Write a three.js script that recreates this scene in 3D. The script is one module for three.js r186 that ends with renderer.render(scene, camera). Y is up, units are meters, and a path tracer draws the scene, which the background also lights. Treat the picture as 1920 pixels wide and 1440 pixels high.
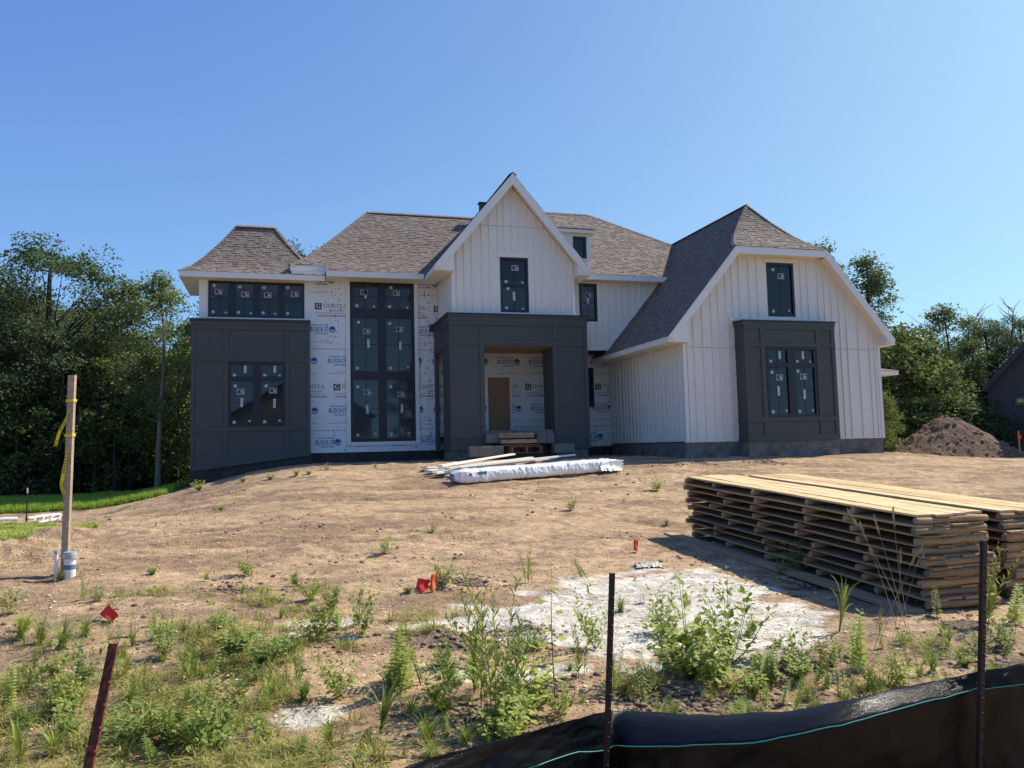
import * as THREE from 'three';
import { mergeGeometries } from 'three/addons/utils/BufferGeometryUtils.js';
import { ImprovedNoise } from 'three/addons/math/ImprovedNoise.js';

// ------------------------------------------------------------------ camera, sky, sun, exposure
const EYE = 1.65, FOCAL = 1500;                         // focal length in pixels of the 1920 x 1440 photograph
const scene = new THREE.Scene();
const camera = new THREE.PerspectiveCamera(2 * Math.atan(720 / FOCAL) * 180 / Math.PI, 4 / 3, 0.1, 900);
camera.position.set(0, EYE, 0);
camera.rotation.order = 'YXZ';
camera.rotation.set(4.6127 * Math.PI / 180, -16.1135 * Math.PI / 180, -1.41 * Math.PI / 180);
camera.updateMatrixWorld(true);
scene.add(camera);

const SUN_AZ = 78 * Math.PI / 180, SUN_EL = 46.5 * Math.PI / 180;   // azimuth from the house's depth axis towards its right
const sunDir = new THREE.Vector3(Math.sin(SUN_AZ) * Math.cos(SUN_EL), Math.sin(SUN_EL), -Math.cos(SUN_AZ) * Math.cos(SUN_EL));
const sun = new THREE.DirectionalLight(new THREE.Color().setRGB(1, 0.905, 0.75), 5);
sun.position.set(6, 0, -18).addScaledVector(sunDir, 80);
sun.target.position.set(6, 0, -18);
sun.castShadow = true;
Object.assign(sun.shadow.camera, { left: -45, right: 45, top: 45, bottom: -45, near: 1, far: 200 });
sun.shadow.mapSize.set(4096, 4096);
sun.shadow.radius = 1;
scene.add(sun, sun.target);

{ // clear morning sky: deep blue overhead, pale towards the horizon, a broad brightening round the sun
  const w = 512, h = 256, d = new Float32Array(w * h * 4);
  const zen = [0.030, 0.098, 0.41], hor = [0.28, 0.56, 0.86], aur = [1.95, 2.6, 1.8], lim = [0.30, 0.28, 0.24];
  for (let j = 0; j < h; j++) for (let i = 0; i < w; i++) {
    const ph = ((i + 0.5) / w - 0.5) * 2 * Math.PI, th = ((j + 0.5) / h - 0.5) * Math.PI;
    const x = Math.cos(ph) * Math.cos(th), y = Math.sin(th), z = Math.sin(ph) * Math.cos(th);
    const c = x * sunDir.x + y * sunDir.y + z * sunDir.z, a = Math.acos(Math.min(1, Math.max(-1, c)));
    const e = Math.max(0, y), k = Math.exp(-e * 4), glow = Math.exp(-a * 2.6) * (0.1 + 0.9 * Math.exp(-2 * e));
    for (let q = 0; q < 3; q++) {
      let v = zen[q] + (hor[q] - zen[q]) * k + aur[q] * glow;
      if (y < 0) v = lim[q];
      d[(j * w + i) * 4 + q] = v;
    }
    d[(j * w + i) * 4 + 3] = 1;
  }
  const t = new THREE.DataTexture(d, w, h, THREE.RGBAFormat, THREE.FloatType);
  t.mapping = THREE.EquirectangularReflectionMapping; t.magFilter = THREE.LinearFilter; t.minFilter = THREE.LinearFilter; t.needsUpdate = true;
  scene.background = t; scene.environment = t;
}
const renderer = new THREE.WebGLRenderer({ antialias: true });
renderer.toneMapping = THREE.LinearToneMapping;
renderer.toneMappingExposure = 1.4;
renderer.shadowMap.enabled = true;
renderer.setSize(1024, 768);

// ------------------------------------------------------------------ helpers
const D2R = Math.PI / 180;
function rngOf(a) { return () => { a |= 0; a = a + 0x6D2B79F5 | 0; let t = Math.imul(a ^ a >>> 15, 1 | a); t = t + Math.imul(t ^ t >>> 7, 61 | t) ^ t; return ((t ^ t >>> 14) >>> 0) / 4294967296; }; }
const R0 = rngOf(4711);
const rr = (r, a, b) => a + (b - a) * r();
const N = new ImprovedNoise();
const noise = (x, y, z = 0.37) => N.noise(x + 31.7, y + 17.3, z);
const fbm = (x, y, o = 4) => { let s = 0, a = 0.5, f = 1; for (let i = 0; i < o; i++) { s += a * noise(x * f, y * f, i * 3.1 + 0.5); a *= 0.5; f *= 2.03; } return s; };
const sstep = (a, b, x) => { const t = Math.min(1, Math.max(0, (x - a) / (b - a))); return t * t * (3 - 2 * t); };
const lerp = (a, b, t) => a + (b - a) * t;
const V = (x, y, z) => new THREE.Vector3(x, y, z);
const used = {};
const numbered = n => { const k = used[n] = (used[n] ?? -1) + 1; return k ? `${n}_${String(k).padStart(3, '0')}` : n; };
function tag(o, label, category, group, kind) { if (label) o.userData.label = label; if (category) o.userData.category = category; if (group) o.userData.group = group; if (kind) o.userData.kind = kind; return o; }
function thing(name, label, category, group, x = 0, y = 0, z = 0) { const o = new THREE.Group(); o.name = numbered(name); o.position.set(x, y, z); scene.add(o); return tag(o, label, category, group); }
function part(name, geo, mat, parent, kind) {
  const m = new THREE.Mesh(Array.isArray(geo) ? join(geo) : geo, mat); m.name = parent === scene ? numbered(name) : name;
  m.castShadow = m.receiveShadow = true; parent.add(m); if (kind) m.userData.kind = kind; return m;
}
function subgroup(name, parent) { const g = new THREE.Group(); g.name = name; parent.add(g); return g; }
function join(list) {
  const l = list.map(g => { const q = g.index ? g.toNonIndexed() : g; for (const k of Object.keys(q.attributes)) if (!['position', 'normal', 'uv', 'color'].includes(k)) q.deleteAttribute(k); return q; });
  const all = ['uv', 'color'].filter(k => !l.every(g => g.attributes[k])); for (const g of l) for (const k of all) g.deleteAttribute(k);
  return mergeGeometries(l);
}
// texture coordinates in metres, by the way each face points
function metric(g, sx = 1, sy = sx) {
  if (g.index) g = g.toNonIndexed();
  const p = g.attributes.position, n = g.attributes.normal, uv = new Float32Array(p.count * 2);
  for (let i = 0; i < p.count; i++) {
    const ax = Math.abs(n.getX(i)), ay = Math.abs(n.getY(i)), az = Math.abs(n.getZ(i)); let u, v;
    if (ay > ax && ay > az) { u = p.getX(i); v = p.getZ(i); } else if (ax > az) { u = p.getZ(i); v = p.getY(i); } else { u = p.getX(i); v = p.getY(i); }
    uv[2 * i] = u / sx; uv[2 * i + 1] = v / sy;
  }
  g.setAttribute('uv', new THREE.BufferAttribute(uv, 2)); return g;
}
function box(x0, x1, y0, y1, z0, z1) { const g = new THREE.BoxGeometry(Math.abs(x1 - x0), Math.abs(y1 - y0), Math.abs(z1 - z0)); g.translate((x0 + x1) / 2, (y0 + y1) / 2, (z0 + z1) / 2); return metric(g); }
// flat polygon in x-y pushed back from z by depth, with rectangular or polygonal holes
function slab(poly, holes, z, depth) {
  const s = new THREE.Shape(poly.map(p => new THREE.Vector2(p[0], p[1])));
  for (const h of holes || []) { const q = h.length === 4 && !Array.isArray(h[0]) ? [[h[0], h[2]], [h[1], h[2]], [h[1], h[3]], [h[0], h[3]]] : h; s.holes.push(new THREE.Path(q.map(p => new THREE.Vector2(p[0], p[1])))); }
  const g = new THREE.ExtrudeGeometry(s, { depth, bevelEnabled: false }); g.translate(0, 0, z - depth); return metric(g);
}
const rect = (x0, x1, y0, y1) => [[x0, y0], [x1, y0], [x1, y1], [x0, y1]];
// loose triangles
class Tri {
  constructor() { this.p = []; this.c = []; this.u = []; this.n = []; }
  tri(a, b, c, col) { this.p.push(a.x, a.y, a.z, b.x, b.y, b.z, c.x, c.y, c.z); if (col) for (let i = 0; i < 3; i++) this.c.push(col[0], col[1], col[2]); }
  quad(a, b, c, d, col) { this.tri(a, b, c, col); this.tri(a, c, d, col); }
  geo(uvScale) { let g = new THREE.BufferGeometry(); g.setAttribute('position', new THREE.Float32BufferAttribute(this.p, 3)); if (this.c.length) g.setAttribute('color', new THREE.Float32BufferAttribute(this.c, 3)); g.computeVertexNormals(); return uvScale ? metric(g, uvScale) : g; }
}
// tapered tube through points with radii
function limb(pts, radii, sides = 6, cap = true) {
  const P = [], I = []; const t = V(0, 0, 0), u = V(0, 0, 0), w = V(0, 0, 0);
  pts.forEach((p, i) => {
    t.copy(pts[Math.min(i + 1, pts.length - 1)]).sub(pts[Math.max(i - 1, 0)]).normalize();
    u.set(Math.abs(t.y) > 0.9 ? 1 : 0, Math.abs(t.y) > 0.9 ? 0 : 1, 0).cross(t).normalize(); w.crossVectors(t, u);
    for (let k = 0; k < sides; k++) { const a = k / sides * 2 * Math.PI, c = Math.cos(a) * radii[i], s = Math.sin(a) * radii[i]; P.push(p.x + u.x * c + w.x * s, p.y + u.y * c + w.y * s, p.z + u.z * c + w.z * s); }
  });
  for (let i = 0; i < pts.length - 1; i++) for (let k = 0; k < sides; k++) { const a = i * sides + k, b = i * sides + (k + 1) % sides; I.push(a, b, a + sides, b, b + sides, a + sides); }
  if (cap) { const e = pts.length - 1; for (const [o, pt, f] of [[0, pts[0], 1], [e * sides, pts[e], 0]]) { const c = P.length / 3; P.push(pt.x, pt.y, pt.z); for (let k = 0; k < sides; k++) { const a = o + k, b = o + (k + 1) % sides; f ? I.push(c, b, a) : I.push(c, a, b); } } }
  const g = new THREE.BufferGeometry(); g.setAttribute('position', new THREE.Float32BufferAttribute(P, 3)); g.setIndex(I); g.computeVertexNormals();
  const q = new Float32Array(P.length / 3 * 2); for (let i = 0; i < P.length / 3; i++) { q[2 * i] = P[3 * i] + P[3 * i + 2]; q[2 * i + 1] = P[3 * i + 1]; } g.setAttribute('uv', new THREE.BufferAttribute(q, 2));
  return g;
}
// a photograph pixel gives a direction; planes, distances and the ground give the place
function dirOf(px, py) { return V((px - 960) / FOCAL, -(py - 720) / FOCAL, -1).applyQuaternion(camera.quaternion); }
const metresPerPixel = p => V(p.x, 0, p.z).dot(V(0, 0, -1).applyQuaternion(camera.quaternion)) / FOCAL; // at a place
function onZ(px, py, z) { const d = dirOf(px, py); return d.multiplyScalar(z / d.z).add(camera.position); }
function atDist(px, py, dist) { const d = dirOf(px, py); return d.multiplyScalar(dist / Math.hypot(d.x, d.z)).add(camera.position); }
function onGround(px, py, f = ground0) {
  const d = dirOf(px, py), k = Math.hypot(d.x, d.z); d.divideScalar(k); let s = 2.5;
  while (s < 70) { const y = EYE + d.y * s; if (y <= f(d.x * s, d.z * s)) break; s += 0.02; }
  return V(d.x * s, f(d.x * s, d.z * s), d.z * s);
}

// ------------------------------------------------------------------ textures (what surfaces are made of)
function canvasTex(w, h, draw, srgb = true) {
  const c = document.createElement('canvas'); c.width = w; c.height = h; draw(c.getContext('2d'), w, h);
  const t = new THREE.CanvasTexture(c); t.wrapS = t.wrapT = THREE.RepeatWrapping; if (srgb) t.colorSpace = THREE.SRGBColorSpace; return t;
}
function dataTex(w, h, f, srgb = true) {
  const d = new Uint8Array(w * h * 4);
  for (let j = 0; j < h; j++) for (let i = 0; i < w; i++) { const v = f(i, j); const o = (j * w + i) * 4; if (typeof v === 'number') d[o] = d[o + 1] = d[o + 2] = Math.max(0, Math.min(255, v * 255)); else for (let q = 0; q < 3; q++) d[o + q] = Math.max(0, Math.min(255, v[q] * 255)); d[o + 3] = 255; }
  const t = new THREE.DataTexture(d, w, h, THREE.RGBAFormat); t.wrapS = t.wrapT = THREE.RepeatWrapping; t.magFilter = THREE.LinearFilter; t.minFilter = THREE.LinearMipmapLinearFilter; t.generateMipmaps = true; if (srgb) t.colorSpace = THREE.SRGBColorSpace; t.needsUpdate = true; return t;
}
// tileable value noise
function tileNoise(seed, n) { const r = rngOf(seed), g = new Float32Array(n * n).map(() => r()); return (x, y) => { x = ((x % 1) + 1) % 1 * n; y = ((y % 1) + 1) % 1 * n; const i = Math.floor(x), j = Math.floor(y), a = x - i, b = y - j, f = a * a * (3 - 2 * a), e = b * b * (3 - 2 * b), I = (i + 1) % n, J = (j + 1) % n; return lerp(lerp(g[j * n + i], g[j * n + I], f), lerp(g[J * n + i], g[J * n + I], f), e); }; }

const tn = [8, 19, 41, 90, 200, 420].map((n, i) => tileNoise(11 + i, n));
// sandy soil: grain, crumbs and bits of straw, 3 m across
const SOIL = 1024, soilH = new Float32Array(SOIL * SOIL), soilC = new Float32Array(SOIL * SOIL);
{
  const r = rngOf(77);
  for (let j = 0; j < SOIL; j++) for (let i = 0; i < SOIL; i++) {
    const u = i / SOIL, v = j / SOIL, q = tn[1](u, v) * 0.3 + tn[2](u, v) * 0.28 + tn[3](u, v) * 0.22 + tn[4](u, v) * 0.2;
    soilH[j * SOIL + i] = 0.5 * q + 0.12 * r(); soilC[j * SOIL + i] = 0.50 + 0.52 * q + 0.22 * (r() - 0.5) + 0.12 * tn[5](u, v);
  }
  for (let k = 0; k < 5200; k++) { // crumbs and pebbles
    const x = r() * SOIL, y = r() * SOIL, R = 1 + 5 * r() ** 4, c = r() < 0.6 ? -0.26 * r() : 0.16 * r();
    for (let b = -Math.ceil(R); b <= R; b++) for (let a = -Math.ceil(R); a <= R; a++) { const m = 1 - (a * a + b * b) / (R * R); if (m > 0) { const o = ((y + b + SOIL | 0) % SOIL) * SOIL + ((x + a + SOIL | 0) % SOIL); soilH[o] += 0.35 * m * Math.min(1, R / 4); soilC[o] += c * Math.min(1, m * 2); } }
  }
  for (let k = 0; k < 1500; k++) { // straw, roots, chips
    let x = r() * SOIL, y = r() * SOIL, a = r() * 6.28; const L = 8 + r() * 38, c = r() < 0.55 ? -0.3 : 0.22;
    for (let s = 0; s < L; s++) { x += Math.cos(a); y += Math.sin(a); a += (r() - 0.5) * 0.12; const o = ((y + 2 * SOIL | 0) % SOIL) * SOIL + ((x + 2 * SOIL | 0) % SOIL); soilC[o] += c * 0.8; soilH[o] += 0.12; }
  }
}
const soilTex = dataTex(SOIL, SOIL, (i, j) => { const c = soilC[j * SOIL + i]; return [c, c * 0.985, c * 0.96]; });
const soilBump = dataTex(SOIL, SOIL, (i, j) => soilH[j * SOIL + i], false);
const woodTex = dataTex(512, 256, (i, j) => { // grain runs along u
  const u = i / 512, v = j / 256, g = tn[3](u * 0.12, v * 1.0), f = tn[5](u * 0.06, v), w = tn[0](u, v), k = Math.max(0, 1 - 40 * ((((u * 3 + 0.13) % 1) - 0.5) ** 2 + ((v * 4 % 1) - 0.5) ** 2 * 0.6));
  const s = 0.86 + 0.16 * (f - 0.5) + 0.13 * (g - 0.5) + 0.08 * (w - 0.5) - 0.22 * k * k; return [s, s * 0.985, s * 0.96]; });
const woodBump = dataTex(512, 256, (i, j) => tn[5](i / 512 * 0.06, j / 256), false);
const concreteTex = dataTex(512, 512, (i, j) => { const u = i / 512, v = j / 512, s = 0.74 + 0.2 * (tn[0](u, v) - 0.5) + 0.16 * (tn[2](u, v) - 0.5) + 0.1 * (tn[5](u, v) - 0.5) - (tn[4](u, v) > 0.93 ? 0.15 : 0); return [s, s * 0.985, s * 0.96]; });
const grimeTex = dataTex(256, 256, (i, j) => { const u = i / 256, v = j / 256; return 0.97 + 0.02 * (tn[1](u, v) - 0.5) + 0.02 * (tn[3](u, v) - 0.5) + 0.03 * (tn[4](u, v) - 0.5); });
const rustTex = dataTex(256, 256, (i, j) => { const u = i / 256, v = j / 256, q = tn[1](u, v) * 0.5 + tn[3](u, v) * 0.5, s = 0.55 + 0.5 * (q - 0.5); const m = sstep(0.38, 0.66, q); return [s * lerp(0.95, 1.25, m), s * lerp(0.72, 0.82, m), s * lerp(0.58, 0.58, m)]; });
const rep = (t, x, y = x) => { const c = t.clone(); c.repeat.set(x, y); c.needsUpdate = true; return c; };

// printed house wrap, 10.16 m x 2.95 m
const WRAP_W = 10.16, WRAP_H = 2.95;
const wrapTex = canvasTex(2048, 595, (c, w, h) => {
  const r = rngOf(5), m = w / WRAP_W;
  c.fillStyle = '#dfe1e4'; c.fillRect(0, 0, w, h);
  for (let i = 0; i < 2600; i++) { const v = 205 + r() * 40 | 0; c.fillStyle = `rgba(${v},${v},${v + 4},0.25)`; c.fillRect(r() * w, r() * h, 4 + r() * 60, 1 + r() * 3); }
  const blockIt = (x, y) => { for (const o of [0, -w, w]) {
    c.fillStyle = '#3b6fae'; c.font = `bold ${0.085 * m}px sans-serif`; c.textAlign = 'left'; c.fillText('Kimberly-Clark', x + o + 0.05 * m, y - 0.21 * m);
    c.fillStyle = '#1d4f96'; c.font = `bold ${0.235 * m}px sans-serif`; c.save(); c.translate(x + o, y); c.scale(0.62, 1); c.fillText('BLOCK-IT', 0, 0); c.restore();
    c.font = `bold ${0.075 * m}px sans-serif`; c.fillText('HOUSE WRAP', x + o + 0.19 * m, y + 0.1 * m);
    c.beginPath(); c.arc(x + o + 0.79 * m, y - 0.08 * m, 0.12 * m, 0, 7); c.fill();
    c.strokeStyle = '#cfe0f0'; c.lineWidth = 0.022 * m; c.beginPath(); c.arc(x + o + 0.79 * m, y - 0.15 * m, 0.1 * m, 0.5, 2.6); c.stroke(); c.beginPath(); c.arc(x + o + 0.79 * m, y - 0.09 * m, 0.085 * m, 0.3, 2.8); c.stroke();
    c.fillStyle = '#555a62'; c.fillRect(x + o, y + 0.37 * m, 0.86 * m, 0.012 * m);
    c.font = `${0.05 * m}px sans-serif`; c.fillText('9 ft  x  150 ft', x + o + 0.35 * m, y + 0.34 * m);
  } };
  const builder = (x, y) => { for (const o of [0, -w, w]) {
    c.fillStyle = '#3f3a38'; c.fillRect(x + o, y - 0.2 * m, 0.24 * m, 0.24 * m);
    c.fillStyle = '#dcdcdc'; c.font = `bold ${0.23 * m}px serif`; c.textAlign = 'left'; c.fillText('G', x + o + 0.035 * m, y);
    c.fillStyle = '#3f3a38'; c.font = `${0.2 * m}px serif`; c.fillText('GONYEA', x + o + 0.3 * m, y - 0.03 * m);
    c.font = `${0.09 * m}px serif`; c.fillText('~COMPANIES~', x + o + 0.44 * m, y + 0.1 * m);
    c.fillRect(x + o, y + 0.16 * m, 1.16 * m, 0.012 * m);
    c.font = `bold ${0.095 * m}px sans-serif`; c.fillText('CUSTOM HOME BUILDERS', x + o + 0.06 * m, y + 0.3 * m);
  } };
  // rows from the top of a sheet
  for (let k = 0; k < 8; k++) { blockIt(k * 1.27 * m, 0.62 * m); blockIt((k * 1.27 + 0.02) * m, 2.43 * m); }
  for (let k = 0; k < 7; k++) builder((k * w / 7) + 0.2 * m, 1.58 * m);
  c.fillStyle = '#4b4e55'; for (let x = 0; x < w; x += 0.09 * m) { c.fillRect(x, 0.10 * m, 0.055 * m, 0.022 * m); }
  c.fillStyle = '#24262b';
  for (let i = 0; i < 150; i++) { const x = r() * w, y = r() * h; c.save(); c.translate(x, y); c.rotate((r() - 0.5) * 1.4); c.fillRect(0, 0, 2 + 4 * r(), 1.5 + 2 * r()); c.restore(); }
  for (const cx of [0.85, 3.55, 4.35]) for (let i = 0; i < 60; i++) { const x = (cx + (r() - 0.5) * 0.55) * m, y = r() * h; c.save(); c.translate(x, y); c.rotate((r() - 0.5) * 1.2); c.beginPath(); c.ellipse(0, 0, 1.2 + 2.5 * r(), 3 + 9 * r() * r(), 0, 0, 7); c.fill(); c.restore(); }
});
const labelTex = canvasTex(96, 76, (c, w, h) => { // printed sticker on new glass
  c.fillStyle = '#b4b7b9'; c.fillRect(0, 0, w, h); c.fillStyle = '#2b2d33'; c.fillRect(8, 8, w - 16, h - 24); c.fillStyle = '#c9cbcd'; c.beginPath(); c.moveTo(52, 8); c.lineTo(w - 8, 52); c.lineTo(52, 52); c.fill();
  c.fillStyle = '#7d2b28'; c.fillRect(14, 22, 30, 14); c.fillStyle = '#55585e'; c.fillRect(16, h - 11, w - 34, 6); });
const tapeTex = canvasTex(512, 48, (c, w, h) => { c.fillStyle = '#e6c61c'; c.fillRect(0, 0, w, h); c.fillStyle = '#17150f'; c.font = 'bold 40px sans-serif'; c.fillText('CAUTION', 24, 39); c.fillText('CAUTION', 280, 39); });

// ------------------------------------------------------------------ materials
const lin = (r, g, b) => new THREE.Color().setRGB(r, g, b);
const std = (c, o = {}) => new THREE.MeshStandardMaterial({ color: Array.isArray(c) ? lin(...c) : c, roughness: 0.85, side: THREE.DoubleSide, ...o });
const M = {
  white: std([0.83, 0.79, 0.705], { roughness: 0.7, map: rep(grimeTex, 0.4) }),
  trim: std([0.84, 0.805, 0.735], { roughness: 0.65, map: rep(grimeTex, 0.7) }),
  soffit: std([0.84, 0.78, 0.655], { roughness: 0.75 }),
  grey: std([0.066, 0.073, 0.066], { roughness: 0.62, map: rep(grimeTex, 0.6) }),
  black: std([0.009, 0.010, 0.014], { roughness: 0.42 }),
  cap: std([0.02, 0.021, 0.027], { roughness: 0.5 }),
  concrete: std([0.33, 0.315, 0.285], { map: rep(concreteTex, 0.5), roughness: 0.93 }),
  coating: std([0.085, 0.083, 0.08], { map: rep(concreteTex, 0.6), roughness: 0.9 }),
  block: std([0.40, 0.385, 0.35], { map: rep(concreteTex, 1.2), roughness: 0.95 }),
  wrap: std(new THREE.Color().setRGB(1, 0.985, 0.94), { map: wrapTex, roughness: 0.6 }),
  door: std([0.34, 0.20, 0.10], { map: rep(grimeTex, 1), roughness: 0.7 }),
  plywood: std([0.52, 0.37, 0.22], { map: rep(woodTex, 0.6, 0.6), roughness: 0.85 }),
  drywall: std([0.42, 0.42, 0.41]),
  glass: new THREE.MeshPhysicalMaterial({ color: lin(0.70, 0.74, 0.76), roughness: 0.02, transmission: 1, thickness: 0, ior: 1.52, side: THREE.DoubleSide }),
  sticker: std([0.50, 0.52, 0.52], { roughness: 0.6 }), label: std(0xffffff, { map: labelTex, roughness: 0.5 }),
  shingle: std(0xffffff, { vertexColors: true, roughness: 0.95 }),
  deck: std([0.11, 0.098, 0.09], { roughness: 0.95 }),
  knob: std([0.6, 0.58, 0.5], { metalness: 0.9, roughness: 0.3 }),
  pvc: std([0.78, 0.79, 0.80], { roughness: 0.4, map: rep(grimeTex, 1) }), tapeBlue: std([0.10, 0.17, 0.30], { roughness: 0.6 }), pvcCap: std([0.36, 0.40, 0.42], { roughness: 0.45 }),
  lumber: std([0.48, 0.33, 0.22], { map: rep(woodTex, 0.5, 1), roughness: 0.85 }),
  rust: std([0.36, 0.17, 0.095], { map: rep(rustTex, 1.1), roughness: 0.8 }), rustDark: std([0.05, 0.033, 0.03], { map: rep(rustTex, 4), roughness: 0.7 }),
  red: std([0.62, 0.02, 0.03], { roughness: 0.6 }), orange: std([0.80, 0.12, 0.03], { roughness: 0.6 }), wire: std([0.3, 0.3, 0.3], { metalness: 0.7, roughness: 0.5 }),
  bark: std([0.13, 0.11, 0.09], { map: rep(concreteTex, 2, 0.6), roughness: 0.97 }), paleBark: std([0.42, 0.38, 0.31], { map: rep(concreteTex, 2, 0.5), roughness: 0.95 }),
};

// ------------------------------------------------------------------ the ground
const KN = [[-90, 0.1], [-2, 0.1], [1, 0.08], [3, -0.12], [4.5, -0.22], [7, -0.15], [9.5, 0], [12.5, 0.2], [16, 0.52], [20, 0.93], [23, 1.2], [26, 1.28], [31, 1.3], [45, 1.15], [90, 0.9], [500, 0.5]];
function knots(d) {
  let i = 0; while (i < KN.length - 2 && d > KN[i + 1][0]) i++;
  const [x0, y0] = KN[i], [x1, y1] = KN[i + 1], m = (y1 - y0) / (x1 - x0);
  const sl = k => { if (k <= 0 || k >= KN.length - 1) return 0; const a = (KN[k][1] - KN[k - 1][1]) / (KN[k][0] - KN[k - 1][0]), b = (KN[k + 1][1] - KN[k][1]) / (KN[k + 1][0] - KN[k][0]); return a * b <= 0 ? 0 : 2 * a * b / (a + b); };
  const h = x1 - x0, t = Math.min(1, Math.max(0, (d - x0) / h)); return y0 * (2 * t ** 3 - 3 * t * t + 1) + sl(i) * h * (t ** 3 - 2 * t * t + t) + y1 * (-2 * t ** 3 + 3 * t * t) + sl(i + 1) * h * (t ** 3 - t * t);
}
function ground0(x, z) { // smooth lie of the land
  const d = -z; let y = knots(d);
  y += 0.03 * (3.5 - Math.max(-7, Math.min(10, x))) * sstep(4.5, 9, d) * (1 - sstep(13, 22, d));
  const s = sstep(-6.2, 1.2, x) ; const plain = 0.14 + 0.05 * sstep(-8, -30, x);
  y = lerp(y, lerp(y, plain, 1 - s), sstep(11, 19, d) * (1 - sstep(60, 90, d)));
  y -= 0.42 * sstep(18.5, 27, x) * sstep(16, 24, d) * (1 - sstep(40, 60, d));
  return y;
}
const BUMPS = []; // [x, z, height, radius along view, radius across]
const bump = (px, py, h, r, q = 1) => { const p = onGround(px, py); BUMPS.push([p.x, p.z, h, r, q]); };
bump(150, 968, -0.45, 0.9); bump(175, 985, 0.12, 0.8); bump(110, 1003, 0.16, 0.35); bump(40, 1030, 0.16, 0.5, 1.3); bump(45, 1040, -0.10, 0.5); bump(150, 1068, 0.1, 0.28); bump(95, 1060, 0.12, 0.25); bump(80, 1085, -0.06, 0.3);
bump(245, 1008, 0.05, 0.3); bump(270, 1030, 0.05, 0.3); bump(430, 1105, -0.05, 0.22); bump(425, 1098, 0.05, 0.2); bump(830, 1205, 0.09, 0.28); bump(905, 1215, 0.1, 0.22); bump(1260, 1300, 0.1, 0.25); bump(1010, 1190, 0.06, 0.25); bump(1470, 1235, 0.08, 0.35); bump(990, 1205, 0.06, 0.2);
bump(845, 1095, 0.04, 0.4); bump(1290, 872, 0.06, 0.5); bump(1440, 868, 0.05, 0.4); bump(880, 1045, 0.04, 0.3); bump(560, 1035, 0.04, 0.35); bump(660, 1100, 0.04, 0.3);
function ground(x, z) {
  let y = ground0(x, z);
  for (const b of BUMPS) { const dx = (x - b[0]) / (b[3] * b[4]), dz = (z - b[1]) / b[3], q = dx * dx + dz * dz; if (q < 6) y += b[2] * Math.exp(-q * 1.2) * (1 + 0.5 * noise(x * 6, z * 6)); }
  const d = Math.hypot(x, z), near = 1 - sstep(14, 24, d);
  const rough = 0.55 + 0.9 * Math.max(0, fbm(x * 0.35 + 7, z * 0.35, 2) + 0.25);
  y += (1 - near) * 0.05 * Math.max(0, noise(x * 2.3, z * 2.9 + 70) + 0.6 * noise(x * 5.1, z * 5.1) - 0.12) * (1 - sstep(30, 36, d)); y += rough * (0.06 * fbm(x * 0.9, z * 0.9, 3) + 0.035 * fbm(x * 0.7 + 40, z * 2.2, 3) + (0.35 + 0.65 * near) * 0.042 * fbm(x * 3.1, z * 3.1 + 9, 3) + near * 0.02 * noise(x * 11, z * 11));
  if (d < 34) { const t = fbm(x * 0.12 + 3, z * 0.75, 2); y -= 0.08 * Math.max(0, 0.9 - Math.abs(t) * 14) * sstep(9, 13, -z) * (1 - sstep(24, 26, -z)); } // wheel ruts across the slope
  return y;
}
// patches of spilled white sand and of dark topsoil, outlined on the photograph and laid on the ground
const inPoly = (p, x, z) => { let s = false, m = 1e9; for (let i = 0, j = p.length - 1; i < p.length; j = i++) { const a = p[i], b = p[j]; if ((a.z > z) !== (b.z > z) && x < (b.x - a.x) * (z - a.z) / (b.z - a.z) + a.x) s = !s; const vx = b.x - a.x, vz = b.z - a.z, t = Math.max(0, Math.min(1, ((x - a.x) * vx + (z - a.z) * vz) / (vx * vx + vz * vz))); m = Math.min(m, Math.hypot(x - a.x - t * vx, z - a.z - t * vz)); } return s ? m : -m; };
const sandPolys = [
  [[1010, 1105], [1180, 1072], [1330, 1068], [1440, 1100], [1510, 1140], [1570, 1185], [1545, 1235], [1440, 1240], [1370, 1258], [1255, 1215], [1190, 1260], [1090, 1250], [1000, 1215], [900, 1190], [780, 1200], [670, 1204], [760, 1160], [900, 1135]],
  [[520, 1186], [620, 1170], [740, 1186], [620, 1214]], [[390, 1390], [520, 1322], [670, 1312], [730, 1345], [560, 1405]], [[730, 1308], [880, 1250], [1090, 1230], [1120, 1285], [900, 1310]],
].map(l => l.map(([a, b]) => onGround(a, b)));
const soilSpots = [[860, 1215, 0.5], [930, 1205, 0.45], [1000, 1190, 0.35], [1290, 1310, 0.55], [1370, 1330, 0.5], [1470, 1240, 0.55], [1010, 1300, 0.3], [840, 1350, 0.35], [620, 1200, 0.35], [430, 1105, 0.25], [1190, 1290, 0.4], [900, 1380, 0.4], [1250, 868, 0.8], [1300, 870, 0.6], [1440, 867, 0.6], [870, 1095, 0.4], [1500, 1100, 0.5], [1790, 1170, 0.6], [1880, 1250, 0.6], [60, 1000, 0.5]].map(([a, b, r]) => { const p = onGround(a, b); return [p.x, p.z, r]; });
const sandAt = (x, z) => { let s = -9; for (const p of sandPolys) s = Math.max(s, inPoly(p, x, z)); return s > -0.9 ? sstep(-0.02, 0.10, s + 0.85 * fbm(x * 1.9, z * 1.9, 5) + 0.5 * noise(x * 1.1 + 5, z * 2.6) - 0.07) : 0; };
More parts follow.
